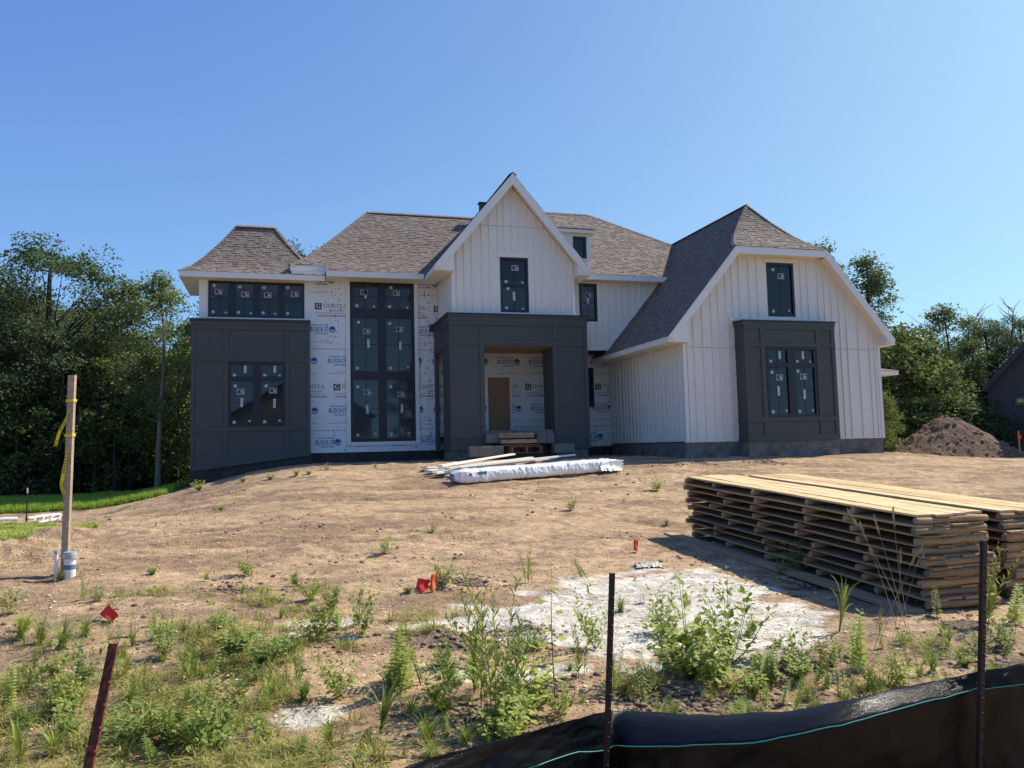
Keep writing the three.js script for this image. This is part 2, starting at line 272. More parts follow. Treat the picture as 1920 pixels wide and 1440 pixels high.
const darkAt = (x, z) => { let s = 0; for (const p of soilSpots) { const q = Math.hypot(x - p[0], z - p[1]) / p[2]; if (q < 2) s = Math.max(s, 1 - q * 0.7); } return sstep(0.42, 0.60, s * 0.8 + 0.9 * fbm(x * 2.6 + 4, z * 2.6, 5)) * (s > 0.02 ? 1 : 0); };
// where grass and wood floor begin
const LAWN_D = -onGround(80, 961).z;
const lawnAt = (x, z) => { const d = -z; const e = lerp(-4.6, -3.5, sstep(17, 26, d)) + 0.9 * fbm(x * 0.6, z * 0.6, 3); return sstep(LAWN_D - 0.3, LAWN_D + 0.5, d + 1.0 * fbm(x * 0.5, z * 0.5, 2)) * (1 - sstep(e - 0.5, e + 0.3, x)); };
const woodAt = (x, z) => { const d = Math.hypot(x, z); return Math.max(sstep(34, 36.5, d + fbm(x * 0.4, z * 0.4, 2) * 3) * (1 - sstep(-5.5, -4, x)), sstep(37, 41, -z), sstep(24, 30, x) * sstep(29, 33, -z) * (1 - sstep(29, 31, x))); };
{
  const line = (segs) => { const o = [segs[0][0]]; for (const [, b, st] of segs) { const a = o[o.length - 1], n = Math.max(1, Math.round((b - a) / st)); for (let i = 1; i <= n; i++) o.push(a + (b - a) * i / n); } return o; };
  const redA = onGround(1148, 1084), redB = onGround(1240, 1073); // sprayed marking line
  const xs = line([[-420, -60, 40], [0, -25, 2.5], [0, -7, 0.3], [0, -4.2, 0.12], [0, 12, 0.062], [0, 24, 0.22], [0, 40, 0.8], [0, 90, 4], [0, 480, 45]]);
  const ds = line([[-120, -20, 12], [0, 2.6, 0.6], [0, 14.5, 0.06], [0, 25.6, 0.1], [0, 38, 0.5], [0, 90, 4], [0, 640, 60]]);
  const nx = xs.length, nz = ds.length, pos = new Float32Array(nx * nz * 3), col = new Float32Array(nx * nz * 3), uv = new Float32Array(nx * nz * 2), idx = [];
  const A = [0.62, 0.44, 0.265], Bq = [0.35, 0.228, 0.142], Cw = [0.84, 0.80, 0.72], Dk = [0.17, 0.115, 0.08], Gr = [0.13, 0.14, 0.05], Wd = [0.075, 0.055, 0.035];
  for (let j = 0; j < nz; j++) for (let i = 0; i < nx; i++) {
    const x = xs[i], z = -ds[j], k = j * nx + i; pos[3 * k] = x; pos[3 * k + 1] = ground(x, z); pos[3 * k + 2] = z; uv[2 * k] = x / 3; uv[2 * k + 1] = z / 3;
    const t = sstep(-0.16, 0.22, fbm(x * 0.45, z * 1.1, 4) + 0.5 * fbm(x * 2.3, z * 3.3, 4)), w = sandAt(x, z), b = darkAt(x, z) * (1 - 0.8 * w), l = lawnAt(x, z), f = woodAt(x, z), v = 1 + 0.25 * fbm(x * 5, z * 5 + 3, 2);
    const back = sstep(-2, -6, -z), pv = Math.max(0, Math.min(1, ((x - redA.x) * (redB.x - redA.x) + (z - redA.z) * (redB.z - redA.z)) / redA.distanceToSquared(redB))), red = (1 - sstep(0.03, 0.09, Math.hypot(x - lerp(redA.x, redB.x, pv), z - lerp(redA.z, redB.z, pv)) + 0.06 * noise(x * 9, z * 9))) * 0.7;
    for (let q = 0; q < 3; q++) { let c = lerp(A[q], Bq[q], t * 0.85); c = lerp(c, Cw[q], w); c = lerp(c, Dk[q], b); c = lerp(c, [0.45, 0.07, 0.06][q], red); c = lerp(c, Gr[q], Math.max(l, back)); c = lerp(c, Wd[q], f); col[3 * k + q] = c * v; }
    if (i && j) idx.push(k - nx - 1, k - nx, k - 1, k - nx, k, k - 1);
  }
  const g = new THREE.BufferGeometry(); g.setAttribute('position', new THREE.BufferAttribute(pos, 3)); g.setAttribute('color', new THREE.BufferAttribute(col, 3)); g.setAttribute('uv', new THREE.BufferAttribute(uv, 2)); g.setIndex(idx); g.computeVertexNormals();
  if (g.attributes.normal.getY(nx * 40 + 60) < 0) { const a = g.index.array; for (let i = 0; i < a.length; i += 3) { const t = a[i]; a[i] = a[i + 1]; a[i + 1] = t; } g.computeVertexNormals(); }
  tag(part('ground', g, std(0xffffff, { vertexColors: true, map: soilTex, bumpMap: soilBump, bumpScale: 0.045, roughness: 0.97 }), scene), null, null, null, 'structure');
}

// ------------------------------------------------------------------ the house under construction
const T = -29.1, U = -29.5, P = -26.6, G = -26.9, K = -23.35, B = -22.8, UR = -28.2;
const house = thing('house', 'large white and charcoal two storey house under construction with steep brown shingle roofs', 'house', null, 0, 0, 0);

// --- roofs: a slope rises from its eave along a profile of [run, height]; shingles are laid course by course
const shingleTone = r => { const k = r(), b = 0.74 + 0.18 * r(); const c = k < 0.36 ? [0.205, 0.165, 0.138] : k < 0.66 ? [0.225, 0.19, 0.163] : k < 0.86 ? [0.175, 0.145, 0.127] : k < 0.95 ? [0.245, 0.198, 0.16] : [0.14, 0.122, 0.115]; return c.map(v => v * b); };
let slopeSeed = 100;
function slope(parent, s, shingles = true) {
  const yAt = r => { const p = s.prof; let i = 0; while (i < p.length - 2 && r > p[i + 1][0]) i++; const t = (r - p[i][0]) / (p[i + 1][0] - p[i][0]); return lerp(p[i][1], p[i + 1][1], t); };
  const pt = (r, q, h = 0) => { const e = 0.02, m = (yAt(Math.min(r + e, s.prof[s.prof.length - 1][0])) - yAt(r - e < 0 ? 0 : r - e)) / (Math.min(r + e, s.prof[s.prof.length - 1][0]) - Math.max(0, r - e)), l = Math.hypot(1, m); return V(s.e[0] + s.u[0] * q + s.n[0] * (r - h * m / l), yAt(r) + h / l, s.e[1] + s.u[1] * q + s.n[1] * (r - h * m / l)); };
  const R = s.prof[s.prof.length - 1][0], tri = new Tri(), n = 40;
  for (let i = 0; i < n; i++) { const a = R * i / n, b = R * (i + 1) / n; tri.quad(pt(a, s.lo(a + 1e-4)), pt(a, s.hi(a + 1e-4)), pt(b, s.hi(b - 1e-4)), pt(b, s.lo(b - 1e-4))); }
  const deck = part(s.name || 'roof_slope', tri.geo(), M.deck, parent);
  if (!shingles) return deck;
  const r = rngOf(slopeSeed++), st = []; // arc length table
  { let L = 0, prev = [0, yAt(0)]; for (let i = 0; i <= 400; i++) { const a = R * i / 400, y = yAt(a); L += Math.hypot(a - prev[0], y - prev[1]); st.push([L, a]); prev = [a, y]; } }
  const runAt = L => { if (L >= st[400][0]) return R; let i = 0; while (st[i + 1][0] < L) i++; return lerp(st[i][1], st[i + 1][1], (L - st[i][0]) / Math.max(1e-9, st[i + 1][0] - st[i][0])); };
  const EX = 0.127, sh = new Tri(), tot = st[400][0];
  for (let c = 0; c * EX < tot; c++) {
    const a = runAt(c * EX), b = runAt(Math.min(tot, c * EX + EX + 0.02)), l0 = s.lo(a + 1e-4), h0 = s.hi(a + 1e-4), l1 = s.lo(b - 1e-4), h1 = s.hi(b - 1e-4);
    let q = l0 - r() * 0.2;
    while (q < h0) {
      const w = rr(r, 0.07, 0.19), q1 = q + w, A = Math.max(q, l0), Z = Math.min(q1, h0);
      if (Z - A > 0.02) {
        const k0 = q <= l0 ? l1 : Math.max(l1, Math.min(h1, A)), k1 = q1 >= h0 ? h1 : Math.min(h1, Math.max(l1, Z)), t = r() < 0.5 ? 0.008 : 0.02, col = shingleTone(r), dn = -0.006 * (t > 0.02 ? 1 : 0), aa = Math.max(0, a + dn);
        const p0 = pt(aa, A, t), p1 = pt(aa, Z, t), p2 = pt(b, k1, 0.004), p3 = pt(b, k0, 0.004), f0 = pt(aa, A, 0.001), f1 = pt(aa, Z, 0.001);
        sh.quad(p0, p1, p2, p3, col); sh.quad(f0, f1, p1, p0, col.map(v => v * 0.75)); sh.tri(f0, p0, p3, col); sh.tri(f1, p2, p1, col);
      }
      q = q1;
    }
  }
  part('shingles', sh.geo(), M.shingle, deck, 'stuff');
  return deck;
}
function ridgeCap(parent, pts, wide = 0.14, drop = 0.1) { // folded cap shingles along a ridge or hip
  const r = rngOf(slopeSeed++), t = new Tri();
  for (let i = 0; i < pts.length - 1; i++) {
    const a = pts[i], b = pts[i + 1], L = a.distanceTo(b), n = Math.max(1, Math.round(L / 0.16)), d = b.clone().sub(a).normalize(), side = V(d.z, 0, -d.x).normalize();
    for (let k = 0; k < n; k++) {
      const c = shingleTone(r), p = a.clone().lerp(b, k / n), q = a.clone().lerp(b, Math.min(1, (k + 1.15) / n)); p.y += 0.035; q.y += 0.02;
      const l = (o, s) => o.clone().addScaledVector(side, s * wide).add(V(0, -drop, 0)); t.quad(l(p, -1), p, q, l(q, -1), c); t.quad(p, l(p, 1), l(q, 1), q, c);
    }
  }
  return part('ridge_cap', t.geo(), M.shingle, parent, 'stuff');
}
const board = (parent, x0, x1, y0, y1, z0, z1, mat = M.trim, name = 'fascia') => part(name, box(x0, x1, y0, y1, z0, z1), mat, parent);

{ // tower roof, bell-cast hip
  const r0 = 1.78, f = [[0, 0], [0.207, 0.119], [0.425, 0.322], [0.6, 0.51], [0.747, 0.681], [1, 1]], prof = f.map(([a, b]) => [a * r0, 8.0 + b * 2.16]), x0 = -3.37, x1 = 1.57, z0 = -29.0, z1 = z0 - 2 * r0;
  const d = slope(house, { name: 'tower_roof', e: [x0, z0], u: [1, 0], n: [0, -1], prof, lo: r => r, hi: r => x1 - x0 - r });
  slope(d, { name: 'roof_side', e: [x0, z1], u: [0, 1], n: [1, 0], prof, lo: r => r, hi: r => z0 - z1 - r });
  slope(d, { name: 'roof_side', e: [x1, z0], u: [0, -1], n: [-1, 0], prof, lo: r => r, hi: r => z0 - z1 - r });
  slope(d, { name: 'roof_back', e: [x1, z1], u: [-1, 0], n: [0, 1], prof, lo: r => r, hi: r => x1 - x0 - r }, false);
  const hip = sx => prof.map(([a, y]) => V(sx < 0 ? x0 + a : x1 - a, y, z0 - a));
  ridgeCap(d, hip(-1), 0.11, 0.06); ridgeCap(d, hip(1), 0.11, 0.06); ridgeCap(d, [V(x0 + r0, 10.16, z0 - r0), V(x1 - r0, 10.16, z0 - r0)]);
  board(d, x0, 0.34, 7.80, 8.0, z0 - 0.03, z0); part('soffit', box(0.341, 1.5, 7.80, 8.14, z0 - 0.05, z0 - 0.01), M.soffit, d); board(d, x0, x0 + 0.03, 7.80, 8.0, z0 - 0.033, z1);
  part('soffit', box(x0 + 0.03, 1.3, 7.805, 7.83, z0 - 0.034, z1), M.soffit, d);
}
{ // left main roof, hip with its eave stepped forward over the tall window
  const prof = [[0, 8.1], [0.5, 8.36], [1.0, 8.72], [1.8, 9.46], [3.7, 11.42]], x0 = 0.29, e = -28.6, zr = e - 3.7, jog = 1.55, kk = 3.09 / 3.2, lo = r => r < 0.5 ? jog : x0 + (r - 0.5) * kk;
  const d = slope(house, { name: 'main_roof', e: [0, e], u: [1, 0], n: [0, -1], prof, lo, hi: () => 8.6 });
  const sp = prof.slice(1).map(([r, y]) => [(r - 0.5) * kk, y]);
  slope(d, { name: 'roof_side', e: [x0, zr - 3.2], u: [0, 1], n: [1, 0], prof: sp, lo: r => r / kk, hi: r => 6.4 - r / kk });
  slope(d, { name: 'roof_back', e: [0, zr - 3.2], u: [1, 0], n: [0, 1], prof: prof.slice(1).map(([r, y]) => [r - 0.5, y]), lo: r => x0 + r * kk, hi: () => 8.6 }, false);
  ridgeCap(d, prof.slice(1).map(([r, y]) => V(lo(r), y, e - r))); ridgeCap(d, [V(3.38, 11.42, zr), V(8.4, 11.42, zr)]);
  board(d, jog - 0.02, 5.02, 7.90, 8.1, e - 0.03, e); board(d, jog - 0.02, jog + 0.01, 7.9, 8.3, e - 0.032, e - 0.52);
  board(d, x0, jog + 0.05, 8.15, 8.36, e - 0.533, e - 0.5); board(d, x0, x0 + 0.03, 8.15, 8.36, e - 0.536, zr - 3.2);
  part('soffit', box(jog + 0.01, 5.6, 7.905, 7.93, e - 0.034, U + 0.02), M.soffit, d); part('soffit', box(x0 + 0.03, jog - 0.022, 8.155, 8.18, e - 0.537, U - 0.3), M.soffit, d);
  const v = onZ(904, 388, zr + 0.4); part('roof_vent', [box(v.x - 0.12, v.x + 0.12, 11.0, v.y + 0.12, zr + 0.3, zr + 0.54), box(v.x - 0.17, v.x + 0.17, v.y + 0.12, v.y + 0.16, zr + 0.25, zr + 0.59)], M.cap, d);
}
{ // right main roof
  const prof = [[0, 8.13], [5.3, 12.07]], e = -27.7, zr = e - 5.3, kr = 5.73 / 5.3;
  const d = slope(house, { name: 'main_roof', e: [0, e], u: [1, 0], n: [0, -1], prof, lo: r => 5.6 + r, hi: r => 19.03 - r * kr });
  slope(d, { name: 'roof_side', e: [19.03, e], u: [0, -1], n: [-1, 0], prof: [[0, 8.13], [5.73, 12.07]], lo: r => r / kr, hi: r => 10.6 - r / kr });
  slope(d, { name: 'roof_side', e: [5.6, e - 10.6], u: [0, 1], n: [1, 0], prof, lo: r => r, hi: r => 10.6 - r }, false);
  slope(d, { name: 'roof_back', e: [0, e - 10.6], u: [1, 0], n: [0, 1], prof, lo: r => 5.6 + r, hi: r => 19.03 - r * kr }, false);
  ridgeCap(d, [V(10.9, 12.07, zr), V(13.3, 12.07, zr)]); ridgeCap(d, [V(19.0, 8.15, e), V(13.3, 12.07, zr)], 0.12, 0.07);
  board(d, 10.0, 15.0, 7.93, 8.13, e - 0.03, e);
  part('soffit', box(10.0, 15.2, 7.935, 7.96, e - 0.034, UR), M.soffit, d);
  // little shed dormer beside the front gable
  const dz = -28.7, dm = part('dormer', slab(rect(10.3, 11.63, 8.6, 9.93), [[10.9, 11.45, 8.97, 9.83]], dz, 0.06), M.white, d);
  part('dormer_side', slab([[dz - 0.061, 8.6], [dz - 0.061, 9.93], [-30.2, 9.93]], null, 0, 0.04).rotateY(Math.PI / 2).scale(1, 1, -1).translate(11.59, 0, 0), M.white, d);
  part('dormer_roof', slab([[10.2, 9.93], [11.74, 9.93], [11.74, 10.06], [10.2, 10.06]], null, dz + 0.22, 1.9), M.trim, d);
  part('dormer_shingles', box(10.18, 11.76, 10.062, 10.085, dz + 0.25, dz - 1.8), M.deck, d);
}
{ // front gable roof over the porch
  const xr = 7.86, yr = 11.37, y0 = 7.98, x0 = 5.01, x1 = 10.71, zf = -26.45, prof = [[0, y0], [xr - x0, yr]], m = (yr - y0) / (xr - x0);
  const d = slope(house, { name: 'gable_roof', e: [x0, zf], u: [0, -1], n: [1, 0], prof, lo: () => 0, hi: r => 1.75 + Math.max(0, r - 0.05) * 1.35 });
  slope(d, { name: 'roof_side', e: [x1, zf], u: [0, -1], n: [-1, 0], prof, lo: () => 0, hi: r => 1.3 + r * 1.6 });
  ridgeCap(d, [V(xr, yr, zf), V(xr, yr, -31.8)]);
  for (const x of [5.68, 10.22]) part('eave_return', box(x - 0.012, x + 0.012, y0 - 0.2, y0 + 0.35, zf - 0.064, G + 0.002), M.trim, d);
  const l = Math.hypot(1, m), wv = 0.27 * l; // rake boards
  for (const s of [-1, 1]) {
    const X = q => s < 0 ? q : 2 * xr - q;
    const pts = [[X(x0), y0 - 0.015], [X(xr), yr - 0.015], [X(xr), yr - wv], [X(x0 + 0.25), y0 - wv + 0.25 * m + 0.0], [X(x0 + 0.22), y0 - 0.2 + 0.03]];
    part('rake_board', slab(s < 0 ? pts.reverse() : pts, null, zf + 0.02, 0.05), M.trim, d);
    const t = new Tri(); const q = (x, y, z) => V(X(x), y, z); t.quad(q(x0 + 0.2, y0 + 0.2 * m - wv * 0.55, zf - 0.03), q(xr, yr - wv * 0.55, zf - 0.03), q(xr, yr - wv * 0.55, G - 0.1), q(x0 + 0.2, y0 + 0.2 * m - wv * 0.55, G - 0.1)); part('soffit', t.geo(), M.soffit, d);
    const xe = s < 0 ? x0 : x1, ze = s < 0 ? -28.3 : -27.75;
    board(d, xe, xe - s * 0.03, y0 - 0.2, y0 - 0.01, zf - 0.03, ze);
    part('soffit', box(xe - s * 0.03, s < 0 ? 5.67 : 10.23, y0 - 0.195, y0 - 0.17, zf - 0.03, ze), M.soffit, d);
    part('eave_return', slab(s < 0 ? [[x0 + 0.01, y0 - 0.2], [5.68, y0 - 0.2], [5.68, y0 + 0.4], [x0 + 0.01, y0 - 0.03]] : [[x1 - 0.01, y0 - 0.2], [x1 - 0.01, y0 - 0.03], [10.22, y0 + 0.4], [10.22, y0 - 0.2]], null, zf - 0.032, 0.03), M.trim, d);
  }
}
const GX0 = 11.84, GX1 = 20.57, GXR = 16.205, GY0 = 5.11, GM = 1.179, GZ = -22.9, GYR = GY0 + (GXR - GX0) * GM;
const jerk = [[0, 8.15], [0.5, 8.43], [1.0, 8.87], [1.5, 9.48], [2.0, GYR]];
{ // garage roof with clipped, bell-cast gable
  const jy = r => { let i = 0; while (i < 3 && r > jerk[i + 1][0]) i++; return lerp(jerk[i][1], jerk[i + 1][1], (r - jerk[i][0]) / 0.5); };
  const jr = y => { if (y <= 8.15) return 0; let i = 0; while (i < 3 && y > jerk[i + 1][1]) i++; return lerp(jerk[i][0], jerk[i + 1][0], (y - jerk[i][1]) / (jerk[i + 1][1] - jerk[i][1])); };
  const prof = [[0, GY0], [GXR - GX0, GYR]];
  const d = slope(house, { name: 'garage_roof', e: [GX0, GZ], u: [0, -1], n: [1, 0], prof, lo: r => jr(GY0 + r * GM), hi: () => 8.6 });
  slope(d, { name: 'roof_side', e: [GX1, GZ], u: [0, -1], n: [-1, 0], prof, lo: r => jr(GY0 + r * GM), hi: () => 8.6 }, false);
  slope(d, { name: 'clipped_gable', e: [0, GZ], u: [1, 0], n: [0, -1], prof: jerk, lo: r => GX0 + (jy(r) - GY0) / GM, hi: r => GX1 - (jy(r) - GY0) / GM });
  ridgeCap(d, [V(GXR, GYR, GZ - 2), V(GXR, GYR, -30.8)]);
  for (const s of [-1, 1]) ridgeCap(d, jerk.map(([r, y]) => V(s < 0 ? GX0 + (y - GY0) / GM : GX1 - (y - GY0) / GM, y, GZ - r)), 0.09, 0.06);
  const l = Math.hypot(1, GM), wv = 0.25 * l, xc = GX0 + (8.15 - GY0) / GM, wf = 0.25;
  for (const s of [-1, 1]) {
    const X = q => s < 0 ? q : GX0 + GX1 - q, xi = xc + (wv - wf) / GM;
    const pts = [[X(GX0), GY0 - 0.015], [X(xc), 8.135], [X(xi), 8.15 - wf], [X(GX0 + 0.24), GY0 + 0.24 * GM - wv], [X(GX0 + 0.21), GY0 - 0.18]];
    part('rake_board', slab(s < 0 ? pts.reverse() : pts, null, GZ + 0.02, 0.05), M.trim, d);
    const t = new Tri(), q = (x, y, z) => V(X(x), y, z), dy = wv * 0.55; t.quad(q(GX0 + 0.2, GY0 + 0.2 * GM - dy, GZ - 0.03), q(xc, 8.15 - dy, GZ - 0.03), q(xc, 8.15 - dy, K - 0.1), q(GX0 + 0.2, GY0 + 0.2 * GM - dy, K - 0.1)); part('soffit', t.geo(), M.soffit, d);
    const xe = s < 0 ? GX0 : GX1; board(d, xe, xe - s * 0.03, GY0 - 0.19, GY0 - 0.01, GZ - 0.03, -29.6);
    part('soffit', box(xe - s * 0.03, s < 0 ? 12.59 : 20.26, GY0 - 0.185, GY0 - 0.16, GZ - 0.03, -29.6), M.soffit, d);
    part('eave_return', slab(s < 0 ? [[GX0 + 0.01, GY0 - 0.19], [12.6, GY0 - 0.19], [12.6, GY0 + 0.5], [GX0 + 0.01, GY0 - 0.03]] : [[GX1 - 0.01, GY0 - 0.19], [GX1 - 0.01, GY0 - 0.03], [20.24, GY0 + 0.5], [20.24, GY0 - 0.19]], null, GZ - 0.032, 0.03), M.trim, d);
  }
  for (const x of [12.6, 20.24]) part('eave_return', box(x - 0.012, x + 0.012, GY0 - 0.19, GY0 + 0.45, GZ - 0.064, K + 0.002), M.trim, d);
  part('fascia', slab([[xc, 8.135], [xc + (wv - wf) / GM, 8.15 - wf], [GX0 + GX1 - xc - (wv - wf) / GM, 8.15 - wf], [GX0 + GX1 - xc, 8.135]], null, GZ + 0.02, 0.05), M.trim, d);
  part('soffit', box(xc, GX0 + GX1 - xc, 7.97, 7.99, GZ - 0.03, K), M.soffit, d);
}

// --- windows: black frames, panes, thin bars, stickers still on the glass
function windowUnit(parent, x0, x1, y0, y1, z, cols, rows, o = {}) {
  const holes = []; for (const c of cols) for (const q of rows) holes.push([c[0], c[1], q[0], q[1]]);
  const w = part(o.name || 'window', slab(rect(x0, x1, y0, y1), holes, z + 0.035, 0.11), M.black, parent), r = rngOf((x0 * 977 + y0 * 131) | 0);
  cols.forEach((c, i) => rows.forEach((q, j) => {
    const g = new THREE.PlaneGeometry(c[1] - c[0], q[1] - q[0]); g.translate((c[0] + c[1]) / 2, (q[0] + q[1]) / 2, z - 0.02); part('pane', g, M.glass, w);
    const cx = (c[0] + c[1]) / 2, cy = (q[0] + q[1]) / 2, W = c[1] - c[0], H = q[1] - q[0], bars = o.bars ? o.bars(j, rows.length) : 'cross';
    if (bars) { part('muntin', box(cx - 0.011, cx + 0.011, q[0], q[1], z - 0.035, z - 0.012), M.black, w); if (bars === 'cross') part('muntin', box(c[0], c[1], cy - 0.011, cy + 0.011, z - 0.033, z - 0.01), M.black, w); }
    const st = (fx, fy, sw, sh, m = M.sticker) => { const X = c[0] + fx * W, Y = q[0] + fy * H, b = new THREE.PlaneGeometry(sw, sh); b.rotateZ((r() - 0.5) * 0.12); b.translate(X, Y, z - 0.007); part('sticker', b, m, w); };
    for (const k of o.stick ? o.stick(j, i) : ['L', 's']) {
      if (k === 'L') st(0.42 + 0.16 * r(), H > 1.3 ? 0.72 + 0.1 * r() : 0.66 + 0.08 * r(), 0.25, 0.19, M.label);
      if (k === 's') { st(0.16, H > 1.3 ? 0.06 : 0.1, 0.1, 0.1); if (r() < 0.7) st(0.85, 0.08, 0.07, 0.07); }
      if (k === 't') st(0.14 + 0.1 * r(), 0.88 + 0.04 * r(), 0.1, 0.1);
      if (k === 'v') st(0.45 + 0.2 * r(), H > 1.3 ? 0.42 + 0.1 * r() : 0.6, 0.085, Math.min(0.32, H * 0.6));
    }
  }));
  return w;
}

// --- wall coverings
const battenMat = M.white;
function battens(wall, xs, yTop, yBot, z, w = 0.058) { for (const x of xs) { const a = yBot(x), b = yTop(x); if (b - a > 0.1) part('batten', box(x - w / 2, x + w / 2, a, b, z + 0.001, z + 0.038), battenMat, wall); } }
const spaced = (a, b, st, seed) => { const r = rngOf(seed), o = []; for (let x = a; x < b; x += st) o.push(x + (r() - 0.5) * st * 0.28); return o; };

// concrete
part('foundation', slab([[-2.98, -0.6], [0.99, -0.6], [0.99, 1.60], [-2.98, 1.16]], null, T - 0.03, 0.3), M.coating, house);
part('foundation', slab(rect(0.96, 12.5, -0.3, 1.68), null, U - 0.03, 0.3), M.coating, house);
part('foundation', [slab(rect(12.57, 20.2, 0.2, 1.705), null, K - 0.02, 0.25), box(12.6, 12.85, 0.2, 1.705, K - 0.271, -29.6), box(19.95, 20.2, 0.2, 1.705, K - 0.271, -29.6)], M.concrete, house);
part('foundation', slab(rect(14.52, 17.95, 0.2, 1.685), null, B - 0.02, 0.52), M.concrete, house);
part('foundation', box(-2.97, -2.72, -0.6, 1.15, T - 0.331, -34), M.coating, house);

{ // charcoal panelled bay of the tower
  const bot = x => 1.16 + (x + 2.95) * (1.60 - 1.16) / 3.91;
  const w = part('panel_wall', slab([[-2.97, bot(-2.97)], [0.97, bot(0.97)], [0.97, 6.3], [-2.97, 6.3]], [[-1.77, 0.12, 2.63, 4.87]], T, 0.14), M.grey, house);
  part('panel_wall', box(-2.97, -2.83, 1.16, 6.3, T - 0.141, U - 0.3), M.grey, house);
  const f = 0.034;
  for (const [a, b] of [[-2.972, -2.86], [-1.91, -1.775], [0.122, 0.24], [0.84, 0.972]]) part('stile', box(a, b, Math.max(bot(a), bot(b)) + 0.0, 6.05, T + 0.001, T + f), M.grey, w);
  for (const [a, b, x0, x1] of [[6.0, 6.16, -2.975, 0.975], [4.89, 5.04, -2.859, 0.839], [2.48, 2.625, -2.859, 0.839]]) part('rail', box(x0, x1, a, b, T + 0.002, T + f + 0.003), M.grey, w);
  part('rail', slab([[-2.975, bot(-2.975) - 0.02], [0.975, bot(0.975) - 0.02], [0.975, bot(0.975) + 0.17], [-2.975, bot(-2.975) + 0.17]], null, T + f + 0.005, f), M.grey, w);
  part('crown_board', box(-3.0, 0.985, 6.16, 6.3, T - 0.1, T + 0.05), M.grey, w);
  part('cap_flashing', box(-3.04, 0.99, 6.302, 6.37, U - 0.2, T + 0.085), M.cap, w);
  windowUnit(house, -1.77, 0.12, 2.63, 4.87, T - 0.02, [[-1.69, -0.96], [-0.69, 0.04]], [[2.70, 4.21], [4.37, 4.79]], { bars: j => j === 0 ? 'cross' : 'none', stick: j => j === 0 ? ['L', 's', 't', 'v'] : ['s', 'v'] });
}
{ // upper tower wall with a row of four windows
  const w = part('tower_wall', slab(rect(-2.76, 0.98, 6.36, 7.9), [[-2.47, 0.79, 6.5, 7.79]], U, 0.14), M.white, house);
  part('tower_wall', box(-2.76, -2.62, 6.36, 7.9, U - 0.141, -32.5), M.white, house);
  part('corner_board', box(-2.77, -2.52, 6.38, 7.83, U + 0.001, U + 0.02), M.trim, w); part('sill', box(-2.5, 0.9, 6.4, 6.49, U + 0.002, U + 0.04), M.trim, w);
  windowUnit(house, -2.47, 0.79, 6.5, 7.79, U - 0.02, [[-2.40, -1.80], [-1.56, -0.96], [-0.73, -0.13], [0.11, 0.71]], [[6.57, 7.72]], { stick: () => ['L', 's', 't'] });
}
